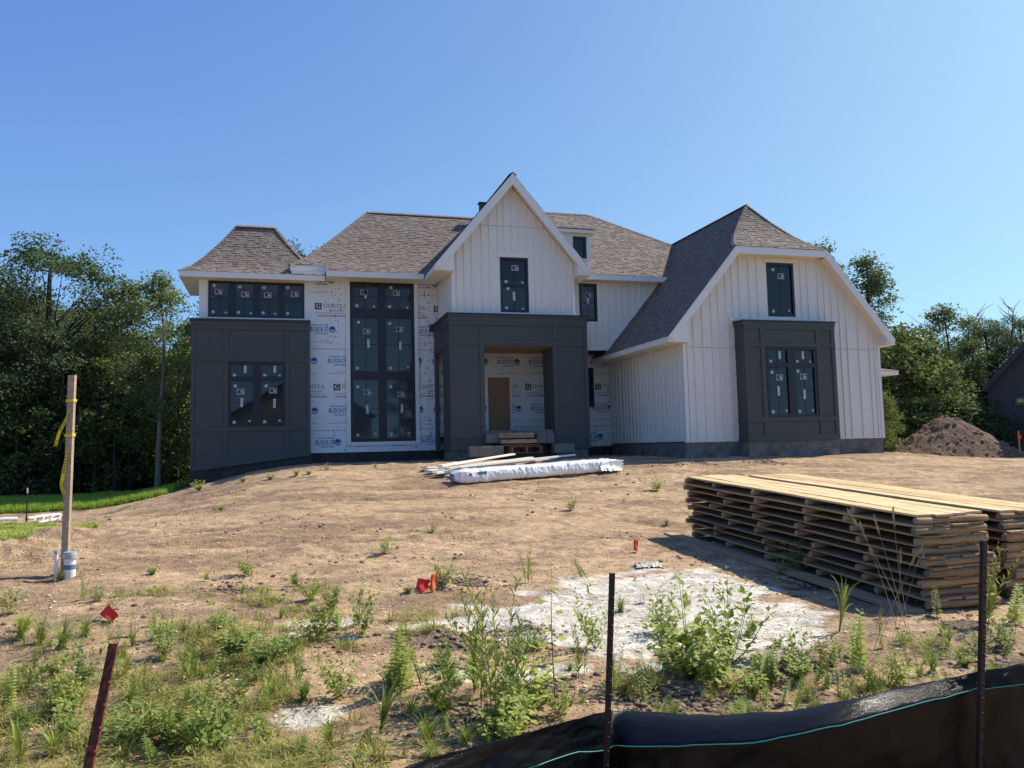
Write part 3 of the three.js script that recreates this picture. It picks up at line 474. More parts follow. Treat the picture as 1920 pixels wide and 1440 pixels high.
{ // the wrapped wall: three courses of printed house wrap with window and door openings
  const X0 = 0.97, X1 = 12.57, holes = [[2.41, 4.76, 2.02, 7.92], [7.50, 8.48, 2.3, 4.43], [11.45, 11.87, 3.21, 4.76]];
  const sheath = part('sheathing', slab(rect(X0, X1, 1.68, 8.15), holes, U - 0.012, 0.12), M.plywood, house);
  const courses = [[5.52, 8.0, 0.35, 5.6], [2.58, 5.56, 0.96, X1], [1.68, 2.62, 0.3, X1]];
  const sheets = [[5.52, 8.16, 8.47, 0.96, 0.006], [2.56, 5.56, 5.52, 1.6, 0.002], [1.66, 2.60, 2.57, 1.15, 0.0045]]; // bottom, top, top of print, phase, proud
  for (const [y0, y1, pt, ph, pr] of sheets) {
    const xs = [...new Set([X0, X1, ...holes.flatMap(h => [h[0], h[1]])])].sort((a, b) => a - b), ys = [...new Set([y0, y1, ...holes.flatMap(h => [h[2], h[3]]).filter(y => y > y0 && y < y1)])].sort((a, b) => a - b);
    const pos = [], uv = [], r = rngOf(y0 * 100 | 0);
    for (let i = 0; i < xs.length - 1; i++) for (let j = 0; j < ys.length - 1; j++) {
      const cx = (xs[i] + xs[i + 1]) / 2, cy = (ys[j] + ys[j + 1]) / 2; if (holes.some(h => cx > h[0] && cx < h[1] && cy > h[2] && cy < h[3])) continue;
      const nx = Math.max(1, Math.ceil((xs[i + 1] - xs[i]) / 0.16)), ny = Math.max(1, Math.ceil((ys[j + 1] - ys[j]) / 0.16));
      const at = (a, b) => { const x = lerp(xs[i], xs[i + 1], a / nx), y = lerp(ys[j], ys[j + 1], b / ny); return [x, y, U + pr + 0.010 * Math.max(0, 0.35 + fbm(x * 1.6, y * 1.1 + 50, 3)) + 0.004 * Math.abs(noise(x * 6 + y * 2, y * 5))]; };
      for (let a = 0; a < nx; a++) for (let b = 0; b < ny; b++) for (const [s, t] of [[0, 0], [1, 0], [1, 1], [0, 0], [1, 1], [0, 1]]) { const q = at(a + s, b + t); pos.push(...q); uv.push((q[0] - ph) / WRAP_W, 1 - (pt - q[1]) / WRAP_H); }
    }
    const g = new THREE.BufferGeometry(); g.setAttribute('position', new THREE.Float32BufferAttribute(pos, 3)); g.setAttribute('uv', new THREE.Float32BufferAttribute(uv, 2)); g.computeVertexNormals(); part('house_wrap', g, M.wrap, sheath);
  }
  // tall window and its white surround
  const tw = windowUnit(house, 2.40, 4.77, 2.02, 7.93, U + 0.02, [[2.51, 3.42], [3.71, 4.66]], [[2.15, 4.28], [4.60, 6.58], [6.93, 7.82]], { stick: (j, i) => j === 2 ? ['L', 's', i ? 't' : 'v'] : ['L', 's', 't', 'v'] });
  for (const [a, b, c, d] of [[2.25, 2.40, 1.9, 8.0], [4.77, 4.92, 1.9, 8.0], [2.401, 4.769, 1.89, 2.02]]) part('casing', box(a, b, c, d, U + 0.02, U + 0.06), M.trim, tw);
  windowUnit(house, 11.42, 11.88, 3.21, 4.76, U + 0.02, [[11.5, 11.80]], [[3.29, 4.68]], { bars: () => 0, stick: () => [] });
  // door
  const dr = part('door', box(7.565, 8.415, 2.36, 4.37, U - 0.06, U - 0.01), M.door, house);
  part('door_frame', slab([[7.48, 2.33], [7.555, 2.33], [7.555, 4.38], [8.425, 4.38], [8.425, 2.33], [8.5, 2.33], [8.5, 4.45], [7.48, 4.45]], null, U + 0.03, 0.12), M.trim, dr);
  const kb = new THREE.SphereGeometry(0.035, 12, 8); kb.translate(7.64, 3.3, U + 0.03); part('knob', kb, M.knob, dr);
  part('threshold', box(7.44, 10.1, 2.30, 2.345, U + 0.02, U + 0.1), M.cap, dr);
}
{ // porch block
  const side = 5.5, sr = 10.52, dB = -27.72;
  const w = part('panel_wall', slab([[side, 1.63], [6.70, 1.63], [6.70, 5.19], [9.21, 5.19], [9.21, 1.60], [sr, 1.60], [sr, 6.05], [side, 6.05]], null, P, 0.12), M.grey, house);
  part('column_face', box(side, side + 0.12, 1.63, 5.19, P - 0.121, dB), M.grey, w); part('column_face', box(6.58, 6.70, 1.63, 5.19, P - 0.121, dB), M.grey, w); part('column_face', box(side + 0.121, 6.579, 1.63, 5.19, dB + 0.12, dB), M.grey, w);
  part('column_face', box(sr - 0.12, sr, 1.6, 5.19, P - 0.121, dB), M.grey, w); part('column_face', box(9.21, 9.33, 1.6, 5.19, P - 0.121, dB), M.grey, w); part('column_face', box(9.331, sr - 0.121, 1.6, 5.19, dB + 0.12, dB), M.grey, w);
  for (const [a, b] of [[side, side + 0.12], [sr - 0.12, sr]]) { part('side_beam', box(a, b, 5.191, 6.05, P - 0.121, U + 0.03), M.grey, w); part('column_face', box(a, b, 1.6, 5.19, -29.2, U + 0.03), M.grey, w); }
  const f = 0.034, z = P;
  for (const [a, b, c, d] of [[5.498, 5.60, 1.75, 5.95], [6.55, 6.64, 5.41, 5.93], [9.22, 9.38, 5.43, 5.93], [10.39, 10.523, 1.75, 5.95], [6.55, 6.703, 1.63, 5.24], [9.207, 9.36, 1.6, 5.24]]) part('stile', box(a, b, c, d, z + 0.001, z + f), M.grey, w);
  for (const [a, b, c, d] of [[5.495, 10.525, 5.24, 5.41], [5.495, 10.525, 5.93, 6.06], [5.601, 6.549, 2.03, 2.17], [5.495, 6.549, 1.62, 1.75], [9.361, 10.525, 1.6, 1.75]]) part('rail', box(a, b, c, d, z + 0.002, z + f + 0.003), M.grey, w);
  for (const [c, d] of [[5.24, 5.41], [5.93, 6.06]]) part('rail', box(side - 0.024, side - 0.001, c, d, z + f, U + 0.04), M.grey, w);
  part('stile', box(side - 0.02, side - 0.001, 1.75, 5.239, P - 0.001, P - 0.12), M.grey, w); part('stile', box(side - 0.02, side - 0.001, 1.75, 5.239, dB + 0.14, dB), M.grey, w); part('stile', box(side - 0.02, side - 0.001, 5.411, 5.929, -27.9, -28.02), M.grey, w);
  part('crown_board', [box(5.47, 10.55, 6.061, 6.22, U + 0.2, P + 0.045), box(5.44, 10.57, 6.221, 6.29, U + 0.19, P + 0.07)], M.grey, w);
  part('cap_flashing', box(5.41, 10.59, 6.291, 6.335, U + 0.18, P + 0.095), M.cap, w);
  part('downspout_outlet', box(5.2, 5.36, 5.98, 6.24, -28.7, -28.55), M.cap, w);
  part('porch_ceiling', box(5.63, 10.39, 5.31, 5.34, P - 0.122, U + 0.03), M.plywood, house); part('porch_beam', box(6.6, 9.3, 5.19, 5.309, P - 0.16, P - 0.122), M.plywood, house);
  part('porch_floor', [box(5.63, 10.39, 2.13, 2.285, P - 0.125, U + 0.03), box(5.8, 10.2, 0.6, 2.13, P - 0.9, U)], M.concrete, house);
  part('column_base', box(5.56, 6.64, 0.6, 1.63, P - 0.05, dB), M.concrete, house); part('column_base', box(9.27, 10.46, 0.6, 1.6, P - 0.05, dB), M.concrete, house);
}
{ // white gable above the porch
  const xr = 7.86, m = 1.19, top = x => 11.37 - 0.28 - Math.abs(x - xr) * m;
  const w = part('gable_wall', slab([[5.67, 6.3], [10.23, 6.3], [10.23, top(10.23)], [xr, top(xr)], [5.67, top(5.67)]], [[7.43, 8.47, 6.45, 8.42]], G, 0.12), M.white, house);
  const px = [378, 432, 490, 562, 618, 942, 990, 1048, 1085, 1123, 1163, 1203].map(v => onZ(v / 3.84 + 760, 582, G).x), up = [668, 715, 768, 820, 872].map(v => onZ(v / 3.84 + 760, 440, G).x);
  battens(w, px, top, () => 6.45, G); battens(w, up, top, () => 8.6, G);
  part('corner_board', box(5.665, 5.80, 6.45, top(5.8), G + 0.0015, G + 0.024), M.trim, w); part('base_board', box(5.665, 10.235, 6.33, 6.45, G + 0.001, G + 0.026), M.trim, w);
  part('head_trim', box(7.34, 8.54, 8.43, 8.6, G + 0.0012, G + 0.04), M.trim, w);
  part('seam', box(6.2, 9.5, 9.545, 9.56, G + 0.001, G + 0.014), M.pvcCap, w);
  part('gable_side', box(5.67, 5.79, 6.3, 8.0, G - 0.121, U + 0.03), M.white, house).add(...spaced(0.25, 2.4, 0.28, 8).map(v => { const b = new THREE.Mesh(box(5.65, 5.669, 6.35, 7.8, G - v - 0.02, G - v + 0.02), M.white); b.name = 'batten'; return b; }));
  part('gable_side', box(10.11, 10.23, 6.3, 8.0, G - 0.121, U + 0.03), M.white, house);
  windowUnit(house, 7.43, 8.47, 6.45, 8.42, G - 0.02, [[7.51, 8.39]], [[6.53, 7.38], [7.47, 8.34]], { bars: () => 'v', stick: j => j ? ['L', 's'] : ['v', 's', 't'] });
}
{ // upper right wall, jutting over the ground floor
  const roofY = x => GY0 + (x - GX0) * GM, x1 = 15.2;
  const w = part('upper_wall', slab(rect(10.235, x1, 5.3, 7.95), [[10.89, 11.62, 6.4, 7.87]], UR, 0.12), M.white, house);
  battens(w, spaced(11.78, 14.2, 0.27, 21), () => 7.93, x => Math.max(5.45, roofY(x) + 0.25), UR); battens(w, [10.4, 10.7], () => 6.3, () => 5.45, UR); battens(w, [11.0, 11.3, 11.55], () => 6.3, () => 5.45, UR);
  part('base_board', box(10.4, 12.05, 5.3, 5.45, UR + 0.0015, UR + 0.026), M.trim, w); part('sill', box(10.85, 11.66, 6.31, 6.395, UR + 0.001, UR + 0.035), M.trim, w);
  part('flashing_board', slab([[11.95, roofY(11.95)], [14.4, roofY(14.4)], [14.4, roofY(14.4) + 0.24], [11.95, roofY(11.95) + 0.24]], null, UR + 0.028, 0.027), M.trim, w);
  part('soffit', box(10.24, 12.56, 5.29, 5.299, UR - 0.002, U), M.cap, w);
  windowUnit(house, 10.89, 11.62, 6.4, 7.87, UR - 0.02, [[10.98, 11.53]], [[6.5, 7.77]], { stick: () => ['L', 'v'] });
  windowUnit(house, 10.9, 11.45, 8.97, 9.83, -28.7 - 0.02, [[10.99, 11.36]], [[9.05, 9.75]], { bars: () => 'v', stick: () => [] });
}
{ // garage
  const top = x => Math.min(7.97, GY0 - 0.2 + Math.min(x - GX0, GX1 - x) * GM);
  const w = part('garage_wall', slab([[12.57, 1.705], [20.25, 1.705], [20.25, top(20.25)], [GX1 - (7.97 - GY0 + 0.2) / GM, 7.97], [GX0 + (7.97 - GY0 + 0.2) / GM, 7.97], [12.57, top(12.57)]], [[15.84, 16.90, 5.9, 7.75], [14.7, 17.8, 1.9, 5.5]], K, 0.14), M.white, house);
  const inBay = x => x > 14.42 && x < 18.0, over = x => x > 15.72 && x < 17.02;
  const lx = [12.74, 12.99, 13.33, 13.67, 13.94, 14.25], ux = [14.78, 15.15, 15.47, 17.18, 17.45, 17.85], rx = [18.10, 18.38, 18.67, 18.94, 19.40, 19.84, 20.05];
  battens(w, [...lx, ...rx], top, () => 1.75, K); battens(w, ux, top, () => 5.85, K); battens(w, [14.5], top, () => 5.85, K);
  part('corner_board', box(12.56, 12.68, 1.71, top(12.68), K + 0.0015, K + 0.026), M.trim, w); part('corner_board', box(20.14, 20.255, 1.71, top(20.14), K + 0.0015, K + 0.026), M.trim, w);
  part('head_trim', box(15.74, 17.0, 7.76, 7.9, K + 0.001, K + 0.035), M.trim, w); part('ledger_trim', box(14.3, 17.75, 5.72, 5.83, K + 0.001, K + 0.05), M.trim, w);
  for (const [a, b] of [[12.7, 14.45], [18.0, 20.13]]) part('seam', box(a, b, 4.80, 4.815, K + 0.001, K + 0.014), M.pvcCap, w);
  const sd = part('garage_side', box(12.57, 12.71, 1.74, 5.1, K - 0.141, U), M.white, house);
  for (const v of spaced(0.3, 6.0, 0.30, 31)) part('batten', box(12.54, 12.569, 1.78, 4.92, K - v - 0.029, K - v + 0.029), M.white, sd);
  part('garage_side', box(20.11, 20.25, 1.705, 5.1, K - 0.141, -32), M.white, house);
  windowUnit(house, 15.84, 16.90, 5.9, 7.75, K - 0.02, [[15.92, 16.82]], [[5.98, 7.66]], { stick: () => ['L', 's', 't'] });
  // charcoal bay
  const b = part('bay', slab(rect(14.50, 17.97, 1.69, 5.5), [[15.29, 17.19, 2.47, 4.77]], B, 0.1), M.grey, house), f = 0.034;
  part('bay_side', box(14.50, 14.60, 1.69, 5.5, B - 0.101, K), M.grey, b); part('bay_side', box(17.87, 17.97, 1.69, 5.5, B - 0.101, K), M.grey, b);
  for (const [p, q] of [[14.497, 14.63], [15.10, 15.255], [17.225, 17.33], [17.83, 17.973]]) part('stile', box(p, q, 1.7, 5.42, B + 0.001, B + f), M.grey, b);
  for (const [p, q] of [[4.785, 4.93], [2.325, 2.465], [1.69, 1.885], [5.36, 5.5]]) part('rail', box(14.494, 17.976, p, q, B + 0.002, B + f + 0.003), M.grey, b);
  for (const [p, q] of [[4.785, 4.93], [2.325, 2.465], [1.69, 1.885]]) part('rail', box(14.476, 14.499, p, q, B + f, K + 0.02), M.grey, b);
  part('crown_board', [box(14.455, 18.0, 5.501, 5.62, K + 0.03, B + 0.045)], M.grey, b); part('cap_flashing', box(14.42, 18.03, 5.621, 5.665, K + 0.028, B + 0.07), M.cap, b);
  windowUnit(house, 15.29, 17.19, 2.47, 4.77, B - 0.02, [[15.37, 16.10], [16.38, 17.11]], [[2.55, 4.11], [4.26, 4.69]], { bars: j => j === 0 ? 'cross' : 'none', stick: j => j === 0 ? ['L', 's', 't', 'v'] : ['s', 'v'] });
}
{ // rooms behind the glass, rear walls and the side wing
  part('rear_wall', [box(-2.9, 20.2, -0.3, 8.0, -38.2, -38.05), box(20.05, 20.2, 1.0, 8, -38.05, -32.0), box(-2.9, -2.77, 1.15, 6.35, -38.05, U - 0.31), box(-2.75, -2.63, 6.36, 8.0, -38.05, -32.51)], M.white, house);
  part('floor_slab', [box(-2.82, 12.5, 1.9, 2.1, U - 0.33, -38.04), box(12.72, 20.1, 1.5, 1.7, K - 0.15, -38.04), box(5.1, 12.5, 5.32, 5.52, U - 0.14, -38.04), box(-2.82, 1.9, 5.9, 6.2, U - 0.145, -38.04), box(12.72, 20.1, 5.14, 5.3, K - 0.15, -38.04)], M.drywall, house);
  part('partition', [box(1.85, 1.95, 2.1, 8.0, U - 0.15, -33.5), box(5.15, 5.25, 2.1, 8.0, U - 0.15, -33.5), box(-2.6, 12.5, 2.1, 8.2, -34.0, -33.6), box(12.8, 20.0, 1.7, 8.5, -28.6, -28.4)], M.drywall, house);
  part('ceiling', [box(-2.62, 12.6, 7.96, 7.985, U - 0.15, -38.04)], M.drywall, house);
  const tip = onZ(1683, 700, -26), lw = onZ(1655, 708, -26);
  part('side_wing', box(20.3, lw.x, 0.4, tip.y, -26.3, -31), M.white, house); part('wing_roof', [box(20.3, tip.x, tip.y - 0.06, tip.y + 0.1, -25.95, -31.4)], M.trim, house);
  const t = new Tri(), a = V(20.3, tip.y + 0.105, -25.9), b2 = V(tip.x + 0.04, tip.y + 0.105, -25.9), c = V(tip.x + 0.04, tip.y + 0.105, -31.5), dd = V(20.3, tip.y + 0.75, -28.7), e = V(tip.x - 1.6, tip.y + 0.75, -28.7); t.quad(a, b2, e, dd); t.tri(b2, c, e); part('wing_shingles', t.geo(), M.deck, house);
}

// ------------------------------------------------------------------ temporary entry steps
{
  const gy = ground(8, -25.6) - 0.04;
  const blockGeo = (w, h, d) => join([box(-w / 2, w / 2, 0, h, -d / 2, d / 2)]);
  const blk = (px, py0, py1, wpx, z, label) => { const a = onZ(px, py1, z), b = onZ(px + wpx, py0, z), w = b.x - a.x, o = thing('concrete_block', label, 'block', 'concrete blocks of the entry steps', (a.x + b.x) / 2, a.y, z - 0.2); part('block_body', box(-w / 2 + 0.004, w / 2 - 0.004, 0, b.y - a.y, -0.19, 0.19), M.block, o); part('block_edge', box(-w / 2 + 0.02, w / 2 - 0.02, b.y - a.y, b.y - a.y + 0.012, -0.17, 0.17), M.block, o); return o; };
  blk(882, 836, 857, 41, -25.7, 'grey concrete block at the outer left foot of the entry steps'); blk(923.5, 836, 857, 21, -25.7, 'grey concrete block beside the white plank of the entry steps');
  blk(1041, 832, 849, 18, -25.8, 'grey concrete block right of the red brown pallet'); blk(1059.5, 832, 848, 18, -25.8, 'outer grey concrete block on the right of the entry steps');
  blk(912, 814, 831, 25, -26.35, 'upper concrete block under the porch opening, left of the planks'); blk(1008, 814, 831, 16, -26.35, 'upper concrete block under the porch opening, right of the planks'); blk(1025, 814, 831, 15, -26.35, 'upper concrete block against the right porch column');
  const plank = (x0, x1, y0, y1, z, label) => { const a = onZ(x0, y1, z), b = onZ(x1, y0, z), o = thing('step_plank', label, 'plank', 'planks of the entry steps', a.x, a.y, z); for (const k of [0, 1]) part('board', box(0, b.x - a.x, k * (b.y - a.y) / 2 + 0.004, (k + 1) * (b.y - a.y) / 2, -0.3 + 0.02 * k, 0), M.lumber, o); };
  plank(936, 1001, 811, 822, -26.2, 'pale wooden planks forming the top entry step'); plank(941, 1007, 823, 832, -25.95, 'pale wooden planks forming the second entry step'); plank(946, 1012, 833, 836, -25.75, 'thin plank laid above the red brown pallet');
  // pallet
  const a = onZ(960, 850, -25.4), b = onZ(1018, 836, -25.4), p = thing('pallet', 'red brown wooden pallet at the foot of the entry steps', 'pallet', null, a.x, a.y, -25.4), W = b.x - a.x, H = b.y - a.y, mt = std([0.30, 0.14, 0.085], { map: rep(woodTex, 0.7, 1) });
  for (const k of [0, 0.46, 0.92]) part('stringer', box(W * k, W * k + 0.06, 0.025, H - 0.025, -0.75, 0), mt, p);
  for (let i = 0; i < 5; i++) { part('top_board', box(-0.03, W + 0.03, H - 0.023, H, -0.14 - i * 0.16, -i * 0.16), mt, p); if (i % 2 === 0) part('bottom_board', box(-0.03, W + 0.03, 0, 0.023, -0.14 - i * 0.16, -i * 0.16), mt, p); }
}

// ------------------------------------------------------------------ stacked timber mats
{
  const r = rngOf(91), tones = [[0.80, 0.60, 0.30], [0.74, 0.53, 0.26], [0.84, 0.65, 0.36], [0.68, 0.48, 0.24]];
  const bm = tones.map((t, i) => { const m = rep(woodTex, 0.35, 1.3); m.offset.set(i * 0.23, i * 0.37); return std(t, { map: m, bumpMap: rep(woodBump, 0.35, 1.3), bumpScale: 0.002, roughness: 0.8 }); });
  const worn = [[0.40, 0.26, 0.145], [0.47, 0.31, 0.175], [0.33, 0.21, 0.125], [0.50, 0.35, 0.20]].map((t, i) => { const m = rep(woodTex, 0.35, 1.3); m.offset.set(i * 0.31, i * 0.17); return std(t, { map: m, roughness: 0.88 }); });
  const lm = [[0.52, 0.37, 0.20], [0.44, 0.31, 0.175], [0.56, 0.42, 0.25], [0.36, 0.25, 0.15]].map(t => std(t, { map: rep(woodTex, 0.8, 1.5), roughness: 0.9 })), green = std([0.04, 0.13, 0.08], { roughness: 0.8 }), endm = std([0.5, 0.38, 0.24], { roughness: 0.9, map: rep(concreteTex, 6) });
  const L = 5.2, W = 0.92, TH = 0.111;
  const boardGeos = [0, 1, 2].map(k => { const g = new THREE.BoxGeometry(0.218, 0.024, L - 0.03 * k, 1, 1, 8), p = g.attributes.position; for (let i = 0; i < p.count; i++) { p.setX(i, p.getX(i) + 0.004 * Math.sin(p.getZ(i) * 1.3 + k * 2)); p.setY(i, p.getY(i) + 0.003 * Math.sin(p.getZ(i) * 2.1 + k)); }
    const m = g.toNonIndexed(), q = m.attributes.position, n = m.attributes.normal, uv = new Float32Array(q.count * 2); for (let i = 0; i < q.count; i++) { uv[2 * i] = q.getZ(i); uv[2 * i + 1] = Math.abs(n.getX(i)) > 0.7 ? q.getY(i) : q.getX(i) + k * 0.3; } m.setAttribute('uv', new THREE.BufferAttribute(uv, 2)); m.computeVertexNormals(); return m; });
  const logGeos = [0, 1, 2].map(k => { const pts = [], rad = []; for (let i = 0; i <= 8; i++) { const t = i / 8; pts.push(V((t - 0.5) * (W + 0.05), 0.004 * Math.sin(t * 9 + k * 2), 0.006 * Math.sin(t * 7 + k))); rad.push(0.0425 * (1 + 0.06 * Math.sin(t * 11 + k * 3)) * (i === 0 || i === 8 ? 0.94 : 1)); } const g = limb(pts, rad, 10, true), q = g.attributes.position, uv = g.attributes.uv; for (let i = 0; i < q.count; i++) uv.setXY(i, q.getX(i), q.getY(i) * 3 + q.getZ(i) * 3); return g; });
  const ringGeo = new THREE.CircleGeometry(0.039, 10).rotateY(-Math.PI / 2);
  function stack(x, z, yNear, tilt, turn, n, names, group) {
    for (let k = 0; k < n; k++) {
      const up = k * TH + 0.05, o = thing('timber_mat', names(k, n), 'timber mat', group);
      o.position.set(x + rr(r, -0.035, 0.035) + (k < n - 1 ? rr(r, -0.02, 0.02) : 0), yNear + up + Math.tan(tilt) * L / 2, z - L / 2 + rr(r, -0.07, 0.07)); o.rotation.set(0, turn + rr(r, -0.006, 0.006), 0, 'YXZ'); o.rotation.x = tilt + rr(r, -0.001, 0.001);
      const top = k === n - 1;
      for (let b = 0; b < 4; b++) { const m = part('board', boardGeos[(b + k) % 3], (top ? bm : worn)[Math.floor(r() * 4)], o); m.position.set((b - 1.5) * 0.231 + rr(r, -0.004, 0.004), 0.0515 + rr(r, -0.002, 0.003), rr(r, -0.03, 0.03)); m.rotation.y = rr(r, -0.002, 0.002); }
      const nl = 6; for (let i = 0; i < nl; i++) { const t = i === 0 ? -L / 2 + 0.045 : i === nl - 1 ? L / 2 - 0.045 : -L / 2 + L * i / (nl - 1) + rr(r, -0.25, 0.25); const m = part('log', logGeos[Math.floor(r() * 3)], lm[Math.floor(r() * 4)], o); m.position.set(rr(r, -0.03, 0.02), -0.004, t); m.rotation.x = r() * 6; const e = part('log_end', ringGeo, i === nl - 1 && (k === n - 2 || k === 3) ? green : endm, m); e.position.x = -(W + 0.05) / 2 - 0.003; }
    }
  }
  const ord = ['bottom', 'second lowest', 'third lowest', 'fourth lowest', 'middle', 'fourth from top', 'third from top', 'second from top', 'top'];
  stack(7.13, -7.2, -0.19, 3.2 * D2R, 0.0, 9, k => k === 8 ? 'bright new plank timber mat topping the stack with green log ends' : `weathered timber mat, ${ord[k]} of the stack next to the ground plank`, 'timber mats stacked beside the sand spill');
  stack(8.52, -7.45, -0.22, 3.2 * D2R, 0.015, 9, k => k === 8 ? 'bright new plank timber mat topping the stack behind the other stack' : `weathered timber mat, ${ord[k]} of the stack behind the other stack`, 'timber mats stacked behind');
  const pl = thing('ground_plank', 'long weathered plank lying on the dirt along the timber stack', 'plank', null, 6.45, 0, -9.9);
  const pg = boardGeos[0].clone(); pg.scale(1, 1.6, 1.05); const pm = part('board', pg, worn[3], pl); pm.rotation.x = 3.4 * D2R; pl.position.y = ground0(6.45, -9.9) + 0.03; pl.rotation.y = 0.02;
}

// ------------------------------------------------------------------ wrapped siding bundle and loose boards
{
  const a = onGround(848, 908), b = onGround(1130, 884), dx = b.x - a.x, dz = b.z - a.z, L = Math.hypot(dx, dz), turn = Math.atan2(-dz, dx), film = new THREE.MeshPhysicalMaterial({ color: lin(0.82, 0.83, 0.84), roughness: 0.28, clearcoat: 0.4, side: THREE.DoubleSide });
  const o = thing('siding_bundle', 'long bundle of siding boards wrapped in torn white plastic on the dirt', 'siding bundle', null, a.x, a.y, a.z); o.rotation.y = turn; o.rotation.z = Math.atan2(b.y - a.y, L); o.scale.set(1, 1.2, 1.1);
  for (let k = 0; k < 5; k++) part('board', box(0.1, L + 0.55 - 0.05 * (k % 2), 0.06 + k * 0.036, 0.092 + k * 0.036, -0.24, 0.24), M.trim, o);
  const nx = 130, nt = 22, pos = [], idx = [];
  for (let i = 0; i <= nx; i++) for (let j = 0; j <= nt; j++) {
    const t = i / nx, x = t * L, ang = j / nt * 2 * Math.PI - Math.PI / 2, end = 1 - 0.55 * Math.exp(-t * 40) , sq = 1 / Math.max(Math.abs(Math.cos(ang)), Math.abs(Math.sin(ang)) * 0.98) ** 0.75;
    const w = 0.012 * fbm(x * 3, ang * 1.3, 3) * 2 + 0.012 * noise(x * 14, ang * 2.5) + 0.008 * noise(x * 30 + ang * 4, ang * 5), strap = [0.13, 0.42, 0.7, 0.93].some(s => Math.abs(t - s) < 0.006) ? -0.02 : 0;
    const rz = (0.29 + w * 1.6 + strap) * end, ry = (0.145 + w + strap) * end; pos.push(x, Math.max(-0.02, 0.14 + ry * sq * Math.sin(ang)), rz * sq * 0.92 * Math.cos(ang));
  }
  for (let i = 0; i < nx; i++) for (let j = 0; j < nt; j++) { const k = i * (nt + 1) + j; idx.push(k, k + 1, k + nt + 1, k + 1, k + nt + 2, k + nt + 1); }
  const g = new THREE.BufferGeometry(); g.setAttribute('position', new THREE.Float32BufferAttribute(pos, 3)); g.setIndex(idx); g.computeVertexNormals(); part('plastic_wrap', g, film, o);
  { // loose torn flap of film hanging off the far end
    const p = [], q = []; const n = 26; for (let i = 0; i <= n; i++) for (let j = 0; j <= n; j++) { const u = i / n, v = j / n; p.push(L - 0.25 + u * 0.75 - 0.12 * v, 0.30 - 0.27 * v * (1 + 0.1 * u) + 0.05 * fbm(u * 5, v * 4, 3) - 0.08 * u * u * (1 - v), 0.1 + 0.27 * v + 0.06 * noise(u * 9, v * 3) + 0.05 * noise(u * 21, v * 6)); } for (let i = 0; i < n; i++) for (let j = 0; j < n; j++) { const k = i * (n + 1) + j; q.push(k, k + n + 1, k + 1, k + 1, k + n + 1, k + n + 2); }
    const f = new THREE.BufferGeometry(); f.setAttribute('position', new THREE.Float32BufferAttribute(p, 3)); f.setIndex(q); f.computeVertexNormals(); part('torn_flap', f, film, o);
  }
  part('print', box(0.55, 0.8, 0.16, 0.22, 0.283, 0.287), std([0.05, 0.25, 0.2]), o); part('print', box(0.3, 0.4, 0.12, 0.2, 0.262, 0.266), std([0.5, 0.12, 0.04]), o);
  const r = rngOf(12), grey = std([0.56, 0.555, 0.53], { map: rep(grimeTex, 0.8) });
  const loose = [[795, 884, 1048, 852, 'grey loose trim board on the far side of the white bundle', 0.16], [800, 889, 1060, 860, 'white loose trim board lying second behind the bundle', 0.12], [845, 893, 1075, 862, 'white loose trim board in the middle of the pile', 0.14], [812, 890, 1020, 866, 'short white loose board crossing under the pile', 0.06], [838, 899, 1100, 868, 'white loose trim board right behind the wrapped bundle', 0.12], [815, 895, 890, 884, 'short grey board end poking out on the pile\'s near corner', 0.16], [838, 893, 905, 882, 'short grey offcut lying on top of the bundle', 0.34], [825, 886, 1062, 856, 'white loose trim board resting on the grey far board', 0.3], [858, 890, 1090, 864, 'white loose trim board stacked on the pile right of its middle', 0.34], [806, 893, 1000, 872, 'white loose board whose end sticks out furthest to the pipe side', 0.2]];
  loose.forEach(([x0, y0, x1, y1, label, lift], i) => {
    const p = onGround(x0, y0), q = onGround(x1, y1), Lb = Math.min(4.9, Math.hypot(q.x - p.x, q.z - p.z)), ob = thing('loose_board', label, 'board', 'loose trim boards by the wrapped bundle', p.x, ground0(p.x, p.z) + lift * 0.5, p.z); ob.rotation.y = Math.atan2(-(q.z - p.z), q.x - p.x); ob.rotation.z = Math.atan2(ground0(q.x, q.z) - ground0(p.x, p.z), Lb);
    part('board_body', box(0, Lb, 0, 0.045, -0.09, 0.09), i % 3 === 0 ? grey : M.trim, ob); part('board_end', box(-0.004, 0, 0.002, 0.043, -0.088, 0.088), grey, ob);
  });
}

